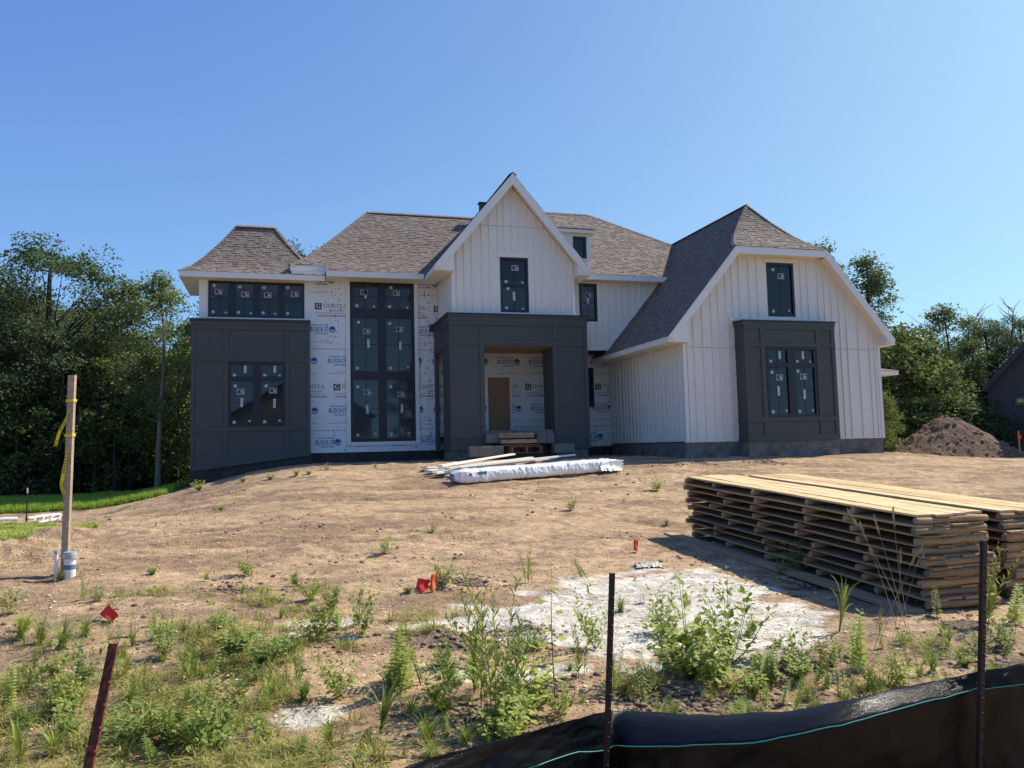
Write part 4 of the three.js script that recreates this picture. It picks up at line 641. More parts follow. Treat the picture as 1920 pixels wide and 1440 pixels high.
// ------------------------------------------------------------------ capped pipe and its marker post
{
  const b = atDist(121, 1083, 10.4), gy = ground(b.x, b.z), p = onGround(122, 1083, ground); const at = p;
  const pipe = thing('capped_pipe', 'white plastic pipe with grey cap and blue tape at the marker post', 'pipe', null, at.x + 0.05, at.y - 0.08, at.z); const s = metresPerPixel(at); // metres per photograph pixel here
  const R = 10 * s, H = 43 * s;
  const cyl = (r0, r1, y0, y1, n = 24) => { const g = new THREE.CylinderGeometry(r1, r0, y1 - y0, n); g.translate(0, (y0 + y1) / 2, 0); return g; };
  part('pipe_wall', cyl(R, R, -0.1, H + 0.08), M.pvc, pipe); part('tape_band', cyl(R * 1.02, R * 1.02, H * 0.62, H * 0.82), M.tapeBlue, pipe); part('cap', [cyl(R * 1.22, R * 1.22, H + 0.02, H + 0.075), cyl(R * 1.1, R * 1.06, H + 0.075, H + 0.1)], M.pvcCap, pipe);
  const thin = thing('thin_pipe', 'thin white plastic pipe standing between the capped pipe and the post', 'pipe', null, at.x - 0.085, at.y - 0.08, at.z + 0.05); part('pipe_wall', cyl(R * 0.32, R * 0.32, -0.1, H + 0.1, 14), M.pvc, thin); part('cap', cyl(R * 0.42, R * 0.42, H + 0.09, H + 0.13, 14), M.pvcCap, thin);
  const post = thing('marker_post', 'upright wooden two by four post with yellow tape at the capped pipe', 'post', null, at.x - 0.045, at.y - 0.2, at.z - 0.16), PH = 378 * s + 0.2; post.rotation.z = -0.021; post.rotation.y = -0.45;
  part('post_body', box(-0.045, 0.045, 0, PH, -0.02, 0.02), std([0.56, 0.43, 0.32], { map: rep(woodTex, 0.5, 1), roughness: 0.85 }), post);
  for (let i = 0; i < 5; i++) { const g = new THREE.CylinderGeometry(0.005, 0.005, 0.006, 8).rotateX(Math.PI / 2); g.translate(0.012 * (i % 2 ? 1 : -1), PH * (0.25 + 0.14 * i), 0.021); part('nail', g, M.wire, post); }
  // tape: two knots round the post and two loose tails
  const ym = (py) => at.y + (1083 - py) * s, tp = thing('caution_tape', 'yellow printed caution tape knotted round the marker post with hanging tails', 'tape'), tm = std(0xffffff, { map: tapeTex, roughness: 0.4 });
  const ribbon = (pts, w) => { const c = new THREE.CatmullRomCurve3(pts), n = 50, pos = [], uv = [], idx = []; for (let i = 0; i <= n; i++) { const t = i / n, p = c.getPoint(t), tw = Math.sin(t * 5 + 1) * 0.5; const sd = V(Math.cos(tw), 0.15 * Math.sin(t * 7), Math.sin(tw)).multiplyScalar(w / 2); pos.push(p.x - sd.x, p.y - sd.y, p.z - sd.z, p.x + sd.x, p.y + sd.y, p.z + sd.z); uv.push(t * c.getLength() / 0.8, 0, t * c.getLength() / 0.8, 1); if (i) { const k = 2 * i; idx.push(k - 2, k - 1, k, k - 1, k + 1, k); } } const g = new THREE.BufferGeometry(); g.setAttribute('position', new THREE.Float32BufferAttribute(pos, 3)); g.setAttribute('uv', new THREE.Float32BufferAttribute(uv, 2)); g.setIndex(idx); g.computeVertexNormals(); return g; };
  const X = px => at.x + (px - 121) * s * 1.0;
  for (const [y, dx] of [[754, 0.052], [820, 0.04]]) { const y0 = ym(y); const w = part('knot_wrap', [box(-0.052, 0.052, -0.014, 0.02, -0.027, 0.027), box(-0.055, 0.053, -0.008, 0.012, -0.03, 0.031).rotateZ(0.15)], tm, tp); w.position.set(0, y0 - post.position.y, 0).applyEuler(post.rotation).add(post.position); w.rotation.copy(post.rotation); }
  const zt = at.z - 0.14, nm = Math.cos(0.5);
  part('tail', ribbon([V(X(120), ym(764), zt), V(X(112), ym(792), zt + 0.03), V(X(103), ym(815), zt + 0.05), V(X(97), ym(840), zt + 0.05)], 0.036), tm, tp);
  part('tail', ribbon([V(X(118), ym(828), zt), V(X(115), ym(860), zt + 0.02), V(X(110), ym(895), zt + 0.03), V(X(108), ym(915), zt + 0.03), V(X(113), ym(931), zt + 0.03)], 0.038), tm, tp);
}

// ------------------------------------------------------------------ marking flags and stakes
function flag(px, py, hpx, mat, label, shape, wpx, gpx) {
  const base = onGround(px + (gpx || 0), py + 0, ground), s = metresPerPixel(base), o = thing('marking_flag', label, 'flag', null, base.x, base.y, base.z), H = hpx * s;
  part('wire', limb([V(0, -0.05, 0), V(0.01, H * 0.5, 0), V(0, H, 0)], [0.0018, 0.0018, 0.0018], 5), M.wire, o);
  const pos = [], idx = [], n = 10, w = wpx * s; // cloth with a fold
  for (let i = 0; i <= n; i++) for (let j = 0; j <= n; j++) { const u = i / n, v = j / n, q = shape(u, v); pos.push(q[0] * w, H - (1 - q[1]) * w, 0.18 * w * Math.sin(u * 4.2 + v) + 0.06 * w * Math.sin(v * 6 + u * 3)); }
  for (let i = 0; i < n; i++) for (let j = 0; j < n; j++) { const k = i * (n + 1) + j; idx.push(k, k + n + 1, k + 1, k + 1, k + n + 1, k + n + 2); }
  const g = new THREE.BufferGeometry(); g.setAttribute('position', new THREE.Float32BufferAttribute(pos, 3)); g.setIndex(idx); g.computeVertexNormals(); part('cloth', g, mat, o); return o;
}
const flagRed = new THREE.MeshPhysicalMaterial({ color: lin(0.60, 0.022, 0.03), roughness: 0.55, transmission: 0.25, thickness: 0, side: THREE.DoubleSide }), flagOrange = new THREE.MeshPhysicalMaterial({ color: lin(0.85, 0.13, 0.03), roughness: 0.55, transmission: 0.25, thickness: 0, side: THREE.DoubleSide });
flag(204, 1205, 70, flagRed, 'dark red flag drooping to a point above the rusty leaning stake', (u, v) => [(1 - u) * (1 - v) * -0.5 + u * (1 - v) * 0.2 + u * v * 0.46, (1 - u) * (1 - v) * 0.46 + u * v * 0.28 + (1 - u) * v], 33);
flag(792, 1112, 30, flagRed, 'red square flag tilted beside the orange flag', (u, v) => [-0.5 + u * 0.85 + v * 0.2, 0.1 + v * 0.8 - 0.22 * u], 27);
flag(811, 1112, 34, flagOrange, 'orange flag folded narrow beside the red flag', (u, v) => [-0.2 + u * 0.42 + 0.12 * v, v * 1.0 + 0.05 * u], 30);
flag(1193, 1036, 26, flagRed, 'tiny red flag hanging limp near the timber stack', (u, v) => [-0.25 + u * 0.5, v * 0.9 - 0.1 * u], 22);
{
  const b = onGround(49, 982, ground), s = metresPerPixel(b), o = thing('thin_stake', 'thin dark metal stake with grey tip at the lawn edge', 'stake', null, b.x, b.y - 0.1, b.z);
  part('rod', limb([V(0, 0, 0), V(0.01, 60 * s + 0.1, 0)], [0.016, 0.016], 6), M.rustDark, o); part('tip', limb([V(0.01, 56 * s + 0.1, 0), V(0.01, 66 * s + 0.1, 0)], [0.021, 0.02], 6), M.pvcCap, o);
  const lay = (x0, y0, x1, y1, r, label, lift = 0.05) => { const p = onGround(x0, y0, ground), q = onGround(x1, y1, ground), t = thing('drain_pipe', label, 'pipe', 'white pipes lying by the dug hole', p.x, p.y + lift, p.z); part('pipe_wall', limb([V(0, 0, 0), q.clone().sub(p).multiplyScalar(0.5).add(V(0, 0.01, 0)), q.clone().sub(p)], [r, r, r], 10), M.pvc, t); const e = part('coupling', limb([V(0, 0, 0), q.clone().sub(p).multiplyScalar(0.06)], [r * 1.25, r * 1.25], 10), M.pvcCap, t); };
  lay(-8, 979, 33, 977, 0.055, 'thick white pipe end lying left of the thin dark stake'); lay(50, 976, 112, 968, 0.04, 'white pipe lying on bare soil behind the hoops'); lay(70, 985, 112, 977, 0.04, 'short white pipe in front of the hoops');
  const h = onGround(66, 980, ground), hp = thing('hoop_tube', 'white hooped tubing coiled beside the dug hole', 'tubing', null, h.x, h.y - 0.02, h.z), sx = metresPerPixel(h);
  for (let k = 0; k < 5; k++) { const pts = [], R = 0.22; for (let i = 0; i <= 12; i++) { const a = i / 12 * Math.PI; pts.push(V(k * 0.17 + 0.05 * Math.sin(a), 0.75 * R * Math.sin(a), R * Math.cos(a) - k * 0.05)); } part('hoop', limb(pts, pts.map(() => 0.017), 6), M.pvc, hp); }
  part('lath', box(0, 0.9, 0.02, 0.045, 0.2, 0.24), M.lumber, hp);
  const q = onGround(1913, 856, ground), ss = metresPerPixel(q), st = thing('survey_stake', 'wooden survey stake with bright orange top by the dirt pile', 'stake', null, q.x, q.y - 0.1, q.z); part('stake_body', box(-0.035, 0.035, 0, 48 * ss, -0.01, 0.01), M.lumber, st); part('painted_top', box(-0.036, 0.036, 30 * ss, 48 * ss + 0.1, -0.011, 0.011), M.orange, st); part('ribbon', box(0.036, 0.13, 38 * ss, 42 * ss + 0.06, 0.0, 0.004), flagOrange, st);
}

{ // scrap of white plastic film on the dirt
  const g0 = onGround(1215, 1062, ground), o = thing('plastic_scrap', 'crumpled scrap of white plastic film on the dirt beside the timber stack', 'plastic scrap', null, g0.x, 0, g0.z), n = 24, pos = [], idx = [];
  for (let i = 0; i <= n; i++) for (let j = 0; j <= n; j++) { const u = i / n - 0.5, v = j / n - 0.5, x = u * 0.36 * (1 + 0.5 * noise(v * 4, 3)), z = v * 0.26 * (1 + 0.5 * noise(u * 4, 8)); pos.push(x, ground(g0.x + x, g0.z + z) + 0.015 + 0.05 * Math.abs(noise(u * 5, v * 5)) + 0.025 * noise(u * 13, v * 13), z); if (i && j) { const q = i * (n + 1) + j; idx.push(q - n - 2, q - n - 1, q - 1, q - n - 1, q, q - 1); } }
  const g = new THREE.BufferGeometry(); g.setAttribute('position', new THREE.Float32BufferAttribute(pos, 3)); g.setIndex(idx); g.computeVertexNormals(); part('film', g, std([0.66, 0.64, 0.6], { roughness: 0.5, map: rep(concreteTex, 3) }), o);
}
// ------------------------------------------------------------------ silt fence
const fencePosts = [[atDist(213, 1207, 3.2), atDist(160, 1465, 3.05)], [atDist(1148, 1075, 4.4), atDist(1136, 1465, 4.38)], [atDist(1847, 1014, 4.7), atDist(1838, 1465, 4.68)]];
{
  const lab = ['rusty brown studded steel post leaning over with no fabric in view', 'dark studded steel fence post standing where the black fabric dips', 'dark studded steel fence post where the black fabric rises, by the timber stacks'];
  fencePosts.forEach(([a, b], i) => {
    const foot = b.clone().add(b.clone().sub(a).multiplyScalar((b.y - ground(b.x, b.z) + 0.15) / (a.y - b.y))), L = a.distanceTo(foot), o = thing('fence_post', lab[i], 'fence post', 'silt fence posts', foot.x, foot.y, foot.z);
    o.quaternion.setFromUnitVectors(V(0, 1, 0), a.clone().sub(foot).normalize()); const m = i === 0 ? M.rust : M.rustDark; const inner = subgroup('post_steel', o); inner.rotation.y = i === 0 ? -0.5 : 0.25;
    const sh = new THREE.Shape([[-0.018, -0.003], [0.018, -0.003], [0.018, 0.002], [0.003, 0.002], [0.003, 0.024], [-0.003, 0.024], [-0.003, 0.002], [-0.018, 0.002]].map(p => new THREE.Vector2(...p)));
    const g = new THREE.ExtrudeGeometry(sh, { depth: L, bevelEnabled: false, steps: 8 }); g.rotateX(-Math.PI / 2); part('tee_bar', metric(g, 0.4), m, inner);
    const sg = new THREE.SphereGeometry(0.0075, 7, 5); sg.scale(1, 1.1, 0.9); const n = Math.floor(L / 0.072);
    for (let k = 1; k < n; k++) { const s = part('stud', sg, m, inner); s.position.set(i === 0 ? 0.017 : 0.004, L - 0.06 - k * 0.072, 0.004); }
  });
  // fabric: top edge and cord traced, hung between the posts; it leans back above the cord
  const run = [[[690, 1475, 1505, 3.55, 0.02], [780, 1431, 1480, 3.7, 0.02], [900, 1399, 1462, 3.9, 0.02], [1010, 1368, 1432, 4.12, 0.02], [1080, 1350, 1415, 4.28, 0.02], [1136, 1336, 1402, 4.4, 0.04], [1150, 1335, 1395, 4.42, 0.1], [1180, 1335, 1396, 4.36, 0.2], [1230, 1337, 1397, 4.3, 0.25], [1330, 1341, 1396, 4.18, 0.26], [1430, 1339, 1387, 4.14, 0.25], [1520, 1328, 1372, 4.16, 0.24], [1600, 1310, 1353, 4.25, 0.2], [1680, 1293, 1330, 4.4, 0.18], [1760, 1276, 1309, 4.55, 0.1], [1836, 1258, 1291, 4.69, 0.03]], [[1836, 1258, 1291, 4.69, 0.03], [1880, 1252, 1288, 4.76, 0.03], [1925, 1243, 1285, 4.85, 0.03], [2050, 1236, 1280, 5.1, 0.03], [2250, 1240, 1285, 5.6, 0.03]]];
  const fab = new THREE.MeshPhysicalMaterial({ color: lin(0.006, 0.006, 0.007), roughness: 0.24, specularIntensity: 0.45, side: THREE.DoubleSide, bumpMap: rep(dataTex(256, 256, (i, j) => 0.5 + 0.3 * Math.sin(i * 0.785) * Math.cos(j * 0.785) + 0.5 * (tn[3](i / 256, j / 256) - 0.5), false), 3), bumpScale: 0.0012 }), cord = std([0.05, 0.30, 0.24], { roughness: 0.5 });
  run.forEach((seg, si) => {
    const o = thing('silt_fence_fabric', si ? 'black silt fence fabric running off behind the last steel post' : 'black silt fence fabric sagging between two dark steel posts', 'silt fence', 'silt fence fabric');
    const cT = new THREE.CatmullRomCurve3(seg.map(([x, t, c, d, l]) => atDist(x, t, d + 0.075 + l))), cC = new THREE.CatmullRomCurve3(seg.map(([x, t, c, d]) => atDist(x, c, d + 0.075)));
    const nu = 220, nv = 40, pos = [], uv = [], idx = []; let len = 0, prev = null;
    for (let i = 0; i <= nu; i++) {
      const a = cT.getPoint(i / nu), b = cC.getPoint(i / nu); if (prev) len += a.distanceTo(prev); prev = a;
      const g = V(b.x * 1.0, 0, b.z * 1.0); g.y = ground(g.x, g.z) - 0.08;
      for (let j = 0; j <= nv; j++) { const v = j / nv; let p; if (v < 0.4) { const t = v / 0.4, bk = Math.min(1, Math.max(0, (Math.hypot(a.x, a.z) - Math.hypot(b.x, b.z)) / 0.22)); p = a.clone().lerp(b, t); p.y += bk * 0.035 * Math.sin(t * Math.PI); p.addScaledVector(V(p.x, 0, p.z).normalize(), bk * 0.02 * Math.sin(t * Math.PI)); } else { const t = (v - 0.4) / 0.6; p = b.clone().lerp(g, t); p.addScaledVector(V(p.x, 0, p.z).normalize(), 0.02 * Math.sin(t * Math.PI)); }
        const k = 0.5 + 0.5 * Math.min(1, v * 3); const w = k * (0.026 * fbm(len * 2.6, v * 2.2 + 3, 4) + 0.016 * noise(len * 4 + v * 3, v * 5) + 0.008 * noise(len * 13, v * 9) + (v < 0.4 ? 0.007 * noise(len * 26 + v * 9, v * 30) + 0.022 * Math.abs(noise(len * 7 - v * 6, v * 12)) : 0)); p.addScaledVector(V(p.x, 0, p.z).normalize(), w); p.y += w * 0.5 * (v > 0.02 ? 1 : 0.6);
        pos.push(p.x, p.y, p.z); uv.push(len, v); if (i && j) { const q = i * (nv + 1) + j; idx.push(q - nv - 2, q - nv - 1, q - 1, q - nv - 1, q, q - 1); } }
    }
    const g = new THREE.BufferGeometry(); g.setAttribute('position', new THREE.Float32BufferAttribute(pos, 3)); g.setAttribute('uv', new THREE.Float32BufferAttribute(uv, 2)); g.setIndex(idx); g.computeVertexNormals(); part('fabric_sheet', g, fab, o);
    const cp = []; for (let i = 0; i <= nu; i += 4) { const q = (i * (nv + 1) + 16) * 3, p = V(pos[q], pos[q + 1], pos[q + 2]); p.addScaledVector(V(p.x, 0, p.z).normalize(), -0.006); cp.push(p); } part('green_cord', limb(cp, cp.map(() => 0.0026), 6), cord, o);
  });
}

// ------------------------------------------------------------------ dirt pile
{
  const c = onGround(1838, 857, ground0), s = metresPerPixel(c), o = thing('dirt_pile', 'brown heap of dug topsoil beside the white garage end', 'dirt pile', null, c.x, c.y - 0.25, c.z - 1.5), n = 110, pos = [], col = [], idx = [], R = 155 * s, H = 82 * s + 0.25;
  for (let i = 0; i <= n; i++) for (let j = 0; j <= n; j++) {
    const u = i / n * 2 - 1, v = j / n * 2 - 1, x = u * R, z = v * R * 0.85, a = Math.atan2(v, u), d = Math.hypot(u * (u < 0 ? 1.0 : 0.98), v) * (1 + 0.12 * noise(Math.cos(a) * 1.5, Math.sin(a) * 1.5)), h = Math.max(0, 1 - d), t = h < 0.82 ? h : 0.82 + (h - 0.82) * 0.5;
    pos.push(x, H * 1.08 * Math.pow(t, 1.05) + (t > 0 ? 1 : 0) * (0.16 * fbm(x * 1.1, z * 1.1, 3) + 0.14 * fbm(x * 3.3, z * 3.3, 3) + 0.05 * noise(x * 11, z * 11)) * sstep(0, 0.15, t), z); const k = 0.75 + 0.6 * (fbm(x * 2, z * 2, 3) + 0.3); col.push(0.215 * k, 0.145 * k, 0.098 * k);
    if (i && j) { const q = i * (n + 1) + j; idx.push(q - n - 2, q - n - 1, q - 1, q - n - 1, q, q - 1); }
  }
  const g = new THREE.BufferGeometry(); g.setAttribute('position', new THREE.Float32BufferAttribute(pos, 3)); g.setAttribute('color', new THREE.Float32BufferAttribute(col, 3)); g.setIndex(idx); g.computeVertexNormals(); part('heap', metric(g, 2), std(0xffffff, { vertexColors: true, roughness: 0.98, map: soilTex, bumpMap: soilBump, bumpScale: 0.05 }), o);
  const r = rngOf(33), cg = new THREE.IcosahedronGeometry(1, 1), im = new THREE.InstancedMesh(cg, std([0.17, 0.12, 0.09]), 500); im.name = 'clods'; im.userData.kind = 'stuff'; im.castShadow = im.receiveShadow = true;
  for (let k = 0; k < 500; k++) { const i = Math.floor(r() * n), j = Math.floor(r() * n), q = (i * (n + 1) + j) * 3, z = 0.03 + 0.09 * r() ** 3; im.setMatrixAt(k, new THREE.Matrix4().compose(V(pos[q], pos[q + 1], pos[q + 2]), new THREE.Quaternion().setFromEuler(new THREE.Euler(r() * 6, r() * 6, 0)), V(z, z * 0.7, z * 0.9))); } o.add(im);
}

// ------------------------------------------------------------------ neighbouring dark house
{
  const c0 = onZ(1856, 800, -30), phi = 51 * D2R, nrm = V(-Math.sin(phi), 0, Math.cos(phi)), ax = V(Math.cos(phi), 0, Math.sin(phi));
  const loc = (px, py) => { const d = dirOf(px, py), t = c0.clone().sub(camera.position).dot(nrm) / d.dot(nrm), p = d.multiplyScalar(t).add(camera.position); return V(p.clone().sub(c0).dot(ax), p.y, 0); };
  const o = thing('neighbour_house', 'dark grey neighbouring house with steep gable half hidden by the dirt pile', 'house', null, c0.x, 0, c0.z); o.rotation.y = -phi;
  const a = loc(1843, 728), b = loc(1920, 642), m = (b.y - a.y) / (b.x - a.x), gy = loc(1862, 818).y, half = 5.2, xr = a.x + half, yr = a.y + half * m, x1 = 2 * xr, wm = std([0.052, 0.053, 0.062], { roughness: 0.7, map: rep(grimeTex, 0.5) }), wx = loc(1899, 741), wb = loc(1899, 763), top = x => yr - 0.25 - Math.abs(x - xr) * m, ww = 1.1;
  part('wall', slab([[0, gy], [x1, gy], [x1, top(x1)], [xr, top(xr)], [0, top(0)]], [[wx.x, wx.x + ww, wb.y, wx.y]], 0, 0.15), wm, o); part('wall', box(0, 0.15, gy, a.y, -0.151, -11), wm, o); part('wall', box(x1 - 0.15, x1, gy, a.y, -0.151, -11), wm, o); part('wall', slab([[0.16, gy], [x1 - 0.16, gy], [x1 - 0.16, top(x1)], [xr, top(xr)], [0.16, top(0)]], null, -10.9, 0.1), wm, o);
  part('foundation', box(0.05, x1 - 0.05, 0.2, gy, -0.05, -11), M.concrete, o);
  const t = new Tri(); t.quad(V(a.x, a.y, 0.45), V(xr, yr, 0.45), V(xr, yr, -11.4), V(a.x, a.y, -11.4)); t.quad(V(xr, yr, 0.45), V(2 * xr - a.x, a.y, 0.45), V(2 * xr - a.x, a.y, -11.4), V(xr, yr, -11.4));
  const rf = part('roof', t.geo(), std([0.03, 0.03, 0.033], { roughness: 0.9 }), o);
  part('rake_board', slab([[a.x, a.y], [xr, yr], [2 * xr - a.x, a.y], [2 * xr - a.x - 0.1, a.y - 0.22], [xr, yr - 0.38], [a.x + 0.1, a.y - 0.22]], null, 0.47, 0.05), M.cap, rf); part('soffit', box(a.x, 0, a.y - 0.2, a.y - 0.16, 0.41, -11.3), M.cap, rf);
  const v = loc(1883, 680); part('vent_pipe', [limb([V(v.x, v.y - 0.9, -0.6), V(v.x, v.y + 0.04, -0.6)], [0.06, 0.06], 10), limb([V(v.x, v.y, -0.6), V(v.x, v.y + 0.14, -0.6)], [0.11, 0.11], 10)], M.pvcCap, rf);
  const fw = part('window', slab(rect(wx.x, wx.x + ww, wb.y, wx.y), [[wx.x + 0.08, wx.x + ww - 0.08, wb.y + 0.08, wx.y - 0.08]], 0.03, 0.1), M.black, o), pg = new THREE.PlaneGeometry(ww - 0.16, wx.y - wb.y - 0.16); pg.translate(wx.x + ww / 2, (wx.y + wb.y) / 2, -0.02); part('pane', pg, M.glass, fw); part('sticker', box(wx.x + 0.16, wx.x + 0.4, wb.y + 0.2, wb.y + 0.36, -0.014, -0.01), std([0.55, 0.5, 0.08]), fw); part('room_wall', box(wx.x - 0.4, wx.x + 1.9, gy, a.y, -2, -1.9), M.drywall, o);
}

// ------------------------------------------------------------------ trees
const leafMat = new THREE.MeshPhysicalMaterial({ color: 0xffffff, vertexColors: true, roughness: 0.8, specularIntensity: 0.35, transmission: 0.5, thickness: 0, side: THREE.DoubleSide });
function leafTri(t, p, dir, nrm, len, wid, col, fold = 0.15) { // pointed leaf of two faces folded on its rib
  const s = V(0, 0, 0).crossVectors(dir, nrm).normalize(), m = p.clone().addScaledVector(dir, len * 0.45).addScaledVector(nrm, -fold * wid), tip = p.clone().addScaledVector(dir, len), l = m.clone().addScaledVector(s, wid / 2).addScaledVector(nrm, fold * wid), r = m.clone().addScaledVector(s, -wid / 2).addScaledVector(nrm, fold * wid);
  t.tri(p, l, tip, col); t.tri(p, tip, r, col);
}
const rdir = r => { const z = r() * 2 - 1, a = r() * 6.2832, q = Math.sqrt(1 - z * z); return V(q * Math.cos(a), z, q * Math.sin(a)); };
function makeTree(seed, o) { // o: h, base (crown start 0..1), prof(t)->radius, clumps, per, leaf, clumpR, tone, trunkR, lean
  const r = rngOf(seed), trunk = [], pts = [], rad = [], n = 9, lean = o.lean || 0;
  for (let i = 0; i <= n; i++) { const t = i / n; pts.push(V(lean * o.h * t * t + 0.02 * o.h * Math.sin(t * 5 + seed) * t, o.h * 0.96 * t - 0.3 * (1 - t), 0.02 * o.h * Math.cos(t * 4 + seed) * t)); rad.push(o.trunkR * (1 - t) ** 0.8 * (1 + 0.5 * Math.exp(-t * 22)) + 0.012); }
  trunk.push(limb(pts, rad, 8)); const onTrunk = t => { const f = t * n, i = Math.min(n - 1, Math.floor(f)); return pts[i].clone().lerp(pts[i + 1], f - i); };
  const crown = new Tri();
  for (let k = 0; k < o.clumps; k++) {
    const t = lerp(o.base, 1, Math.pow((k + r()) / o.clumps, 0.85)), R = o.prof((t - o.base) / (1 - o.base)), a = r() * 6.2832, q = R * Math.sqrt(0.12 + 0.88 * r()), root = onTrunk(Math.max(o.root || 0.12, t - 0.10 - 0.22 * q / o.h * 3)), c = onTrunk(t).add(V(Math.cos(a) * q, (r() - 0.5) * o.h * 0.06, Math.sin(a) * q));
    if (k % 2 === 0 && t < 0.93) { const m = root.clone().lerp(c, 0.55).add(V(0, -0.05 * q, 0)), w = Math.max(0.015, o.trunkR * 0.34 * (1 - t * 0.75)); trunk.push(limb([root, m, c], [w, w * 0.6, 0.012], 5, false)); }
    const cr = o.clumpR * (0.6 + 0.7 * r()), tone = 0.75 + 0.5 * r(), per = Math.round(o.per * (0.6 + 0.8 * r()));
    for (let i = 0; i < per; i++) {
      const d = rdir(r), rad2 = cr * Math.cbrt(0.05 + 0.95 * r()), p = c.clone().add(V(d.x * rad2, d.y * rad2 * 0.62, d.z * rad2)), nn = rdir(r); nn.y = Math.abs(nn.y) + 0.35; nn.normalize();
      const dir = rdir(r).cross(nn).normalize(), L = o.leaf * (0.6 + 0.8 * r()), v = tone * (0.72 + 0.56 * r()), y = r() < 0.25 ? 1.3 : 1; leafTri(crown, p, dir, nn, L, L * 0.62, [o.tone[0] * v * y, o.tone[1] * v, o.tone[2] * v]);
    }
  }
  return { trunk: join(trunk), crown: crown.geo() };
}
const round = (w, k = 0.55) => t => w * Math.pow(Math.sin(Math.PI * Math.min(1, 0.12 + t * 0.86)), k);
const KINDS = {
  oak: [[51, { h: 13.2, base: 0.2, prof: round(4.6, 0.5), clumps: 150, per: 165, leaf: 0.16, clumpR: 0.92, tone: [0.085, 0.140, 0.048], trunkR: 0.42 }], [52, { h: 12, base: 0.16, prof: round(4.2, 0.6), clumps: 140, per: 160, leaf: 0.16, clumpR: 0.88, tone: [0.105, 0.165, 0.055], trunkR: 0.36, lean: 0.05 }]],
  slim: [[61, { h: 11, base: 0.36, prof: round(1.9, 0.7), clumps: 85, per: 95, leaf: 0.14, clumpR: 0.6, tone: [0.165, 0.225, 0.062], trunkR: 0.11, root: 0.34 }], [62, { h: 11, base: 0.22, prof: t => 2.1 * Math.pow(1 - t, 0.75) + 0.25, clumps: 130, per: 100, leaf: 0.14, clumpR: 0.6, tone: [0.14, 0.20, 0.058], trunkR: 0.13, root: 0.25 }]],
  poplar: [[71, { h: 13, base: 0.12, prof: t => 1.75 * Math.sin(Math.PI * Math.min(1, 0.15 + t * 0.8)) ** 0.8, clumps: 130, per: 110, leaf: 0.155, clumpR: 0.64, tone: [0.125, 0.185, 0.066], trunkR: 0.22, lean: 0.02 }]],
  young: [[81, { h: 5.5, base: 0.16, prof: round(1.9, 0.6), clumps: 80, per: 80, leaf: 0.17, clumpR: 0.62, tone: [0.18, 0.24, 0.058], trunkR: 0.06 }], [82, { h: 5, base: 0.1, prof: round(2.1, 0.5), clumps: 90, per: 80, leaf: 0.16, clumpR: 0.62, tone: [0.15, 0.21, 0.058], trunkR: 0.06 }]],
  brush: [[91, { h: 3, base: 0.04, prof: round(2.0, 0.4), clumps: 90, per: 70, leaf: 0.15, clumpR: 0.55, tone: [0.11, 0.16, 0.048], trunkR: 0.05 }]],
};
const treeGeo = {}; for (const k of Object.keys(KINDS)) treeGeo[k] = KINDS[k].map(([s, o]) => ({ ...makeTree(s, o), h: o.h }));
let treeN = 0;
// px: column of the trunk; dist: metres from the camera; top: row of the crown's top
function tree(kind, px, dist, top, label, group, o = {}) {
  const v = treeGeo[kind][(o.v ?? treeN) % treeGeo[kind].length], foot = atDist(px, 850, dist), gy = ground0(foot.x, foot.z), ty = atDist(px, top, dist).y, s = (ty - gy) / v.h, w = s * (o.wide || 1);
  const name = { oak: 'oak_tree', slim: 'slender_tree', poplar: 'poplar_tree', young: 'young_tree', brush: 'shrub' }[kind], t = thing(name, label, kind === 'brush' ? 'shrub' : 'tree', group, foot.x, gy, foot.z); t.rotation.y = o.turn ?? (treeN * 2.399); t.scale.set(w, s, w); treeN++;
  part('trunk', v.trunk, o.pale ? M.paleBark : M.bark, t); part('crown', v.crown, leafMat, t); return t;
}
const WL = 'trees of the wood behind the lawn', WR = 'trees behind the garage';
tree('oak', 95, 40, 447, 'tallest broad dark oak with leaning limb behind the lawn', WL, { v: 0, turn: 0.4 }); tree('oak', -20, 41, 520, 'broad oak crown cut by the picture edge behind the lawn', WL, { v: 1 }); tree('oak', 160, 45, 585, 'rounded oak crown between the tallest oak and the slender tree', WL, { v: 1, turn: 2 });
tree('slim', 297, 34.5, 502, 'slender pale trunked tree standing alone at the lawn edge', WL, { v: 0, pale: true, wide: 1.1 }); tree('slim', 240, 39, 520, 'leafy slender tree just behind the pale trunked one', WL, { v: 0, wide: 1.2, turn: 1 }); tree('young', 332, 38.5, 650, 'bright young tree against the charcoal tower', WL, { v: 0 }); tree('young', 250, 38.5, 700, 'low bright young tree left of the pale trunk', WL, { v: 1 }); tree('slim', 352, 45, 598, 'far slender tree showing under the tower eave', WL, { v: 1, wide: 1.5 });
for (const [px, d, top, k] of [[-70, 46, 500, 'oak'], [40, 48, 540, 'oak'], [120, 50, 560, 'oak'], [205, 49, 600, 'slim'], [262, 52, 640, 'oak'], [330, 50, 650, 'oak'], [20, 41, 640, 'slim'], [150, 42, 650, 'slim'], [200, 42, 630, 'young'], [60, 40, 700, 'young'], [-30, 40, 690, 'young'], [390, 55, 660, 'oak']]) tree(k, px, d, top, 'shaded filler tree deep inside the wood behind the lawn', 'trees deep inside the left wood', { wide: k === 'slim' ? 1.5 : 1.1 });
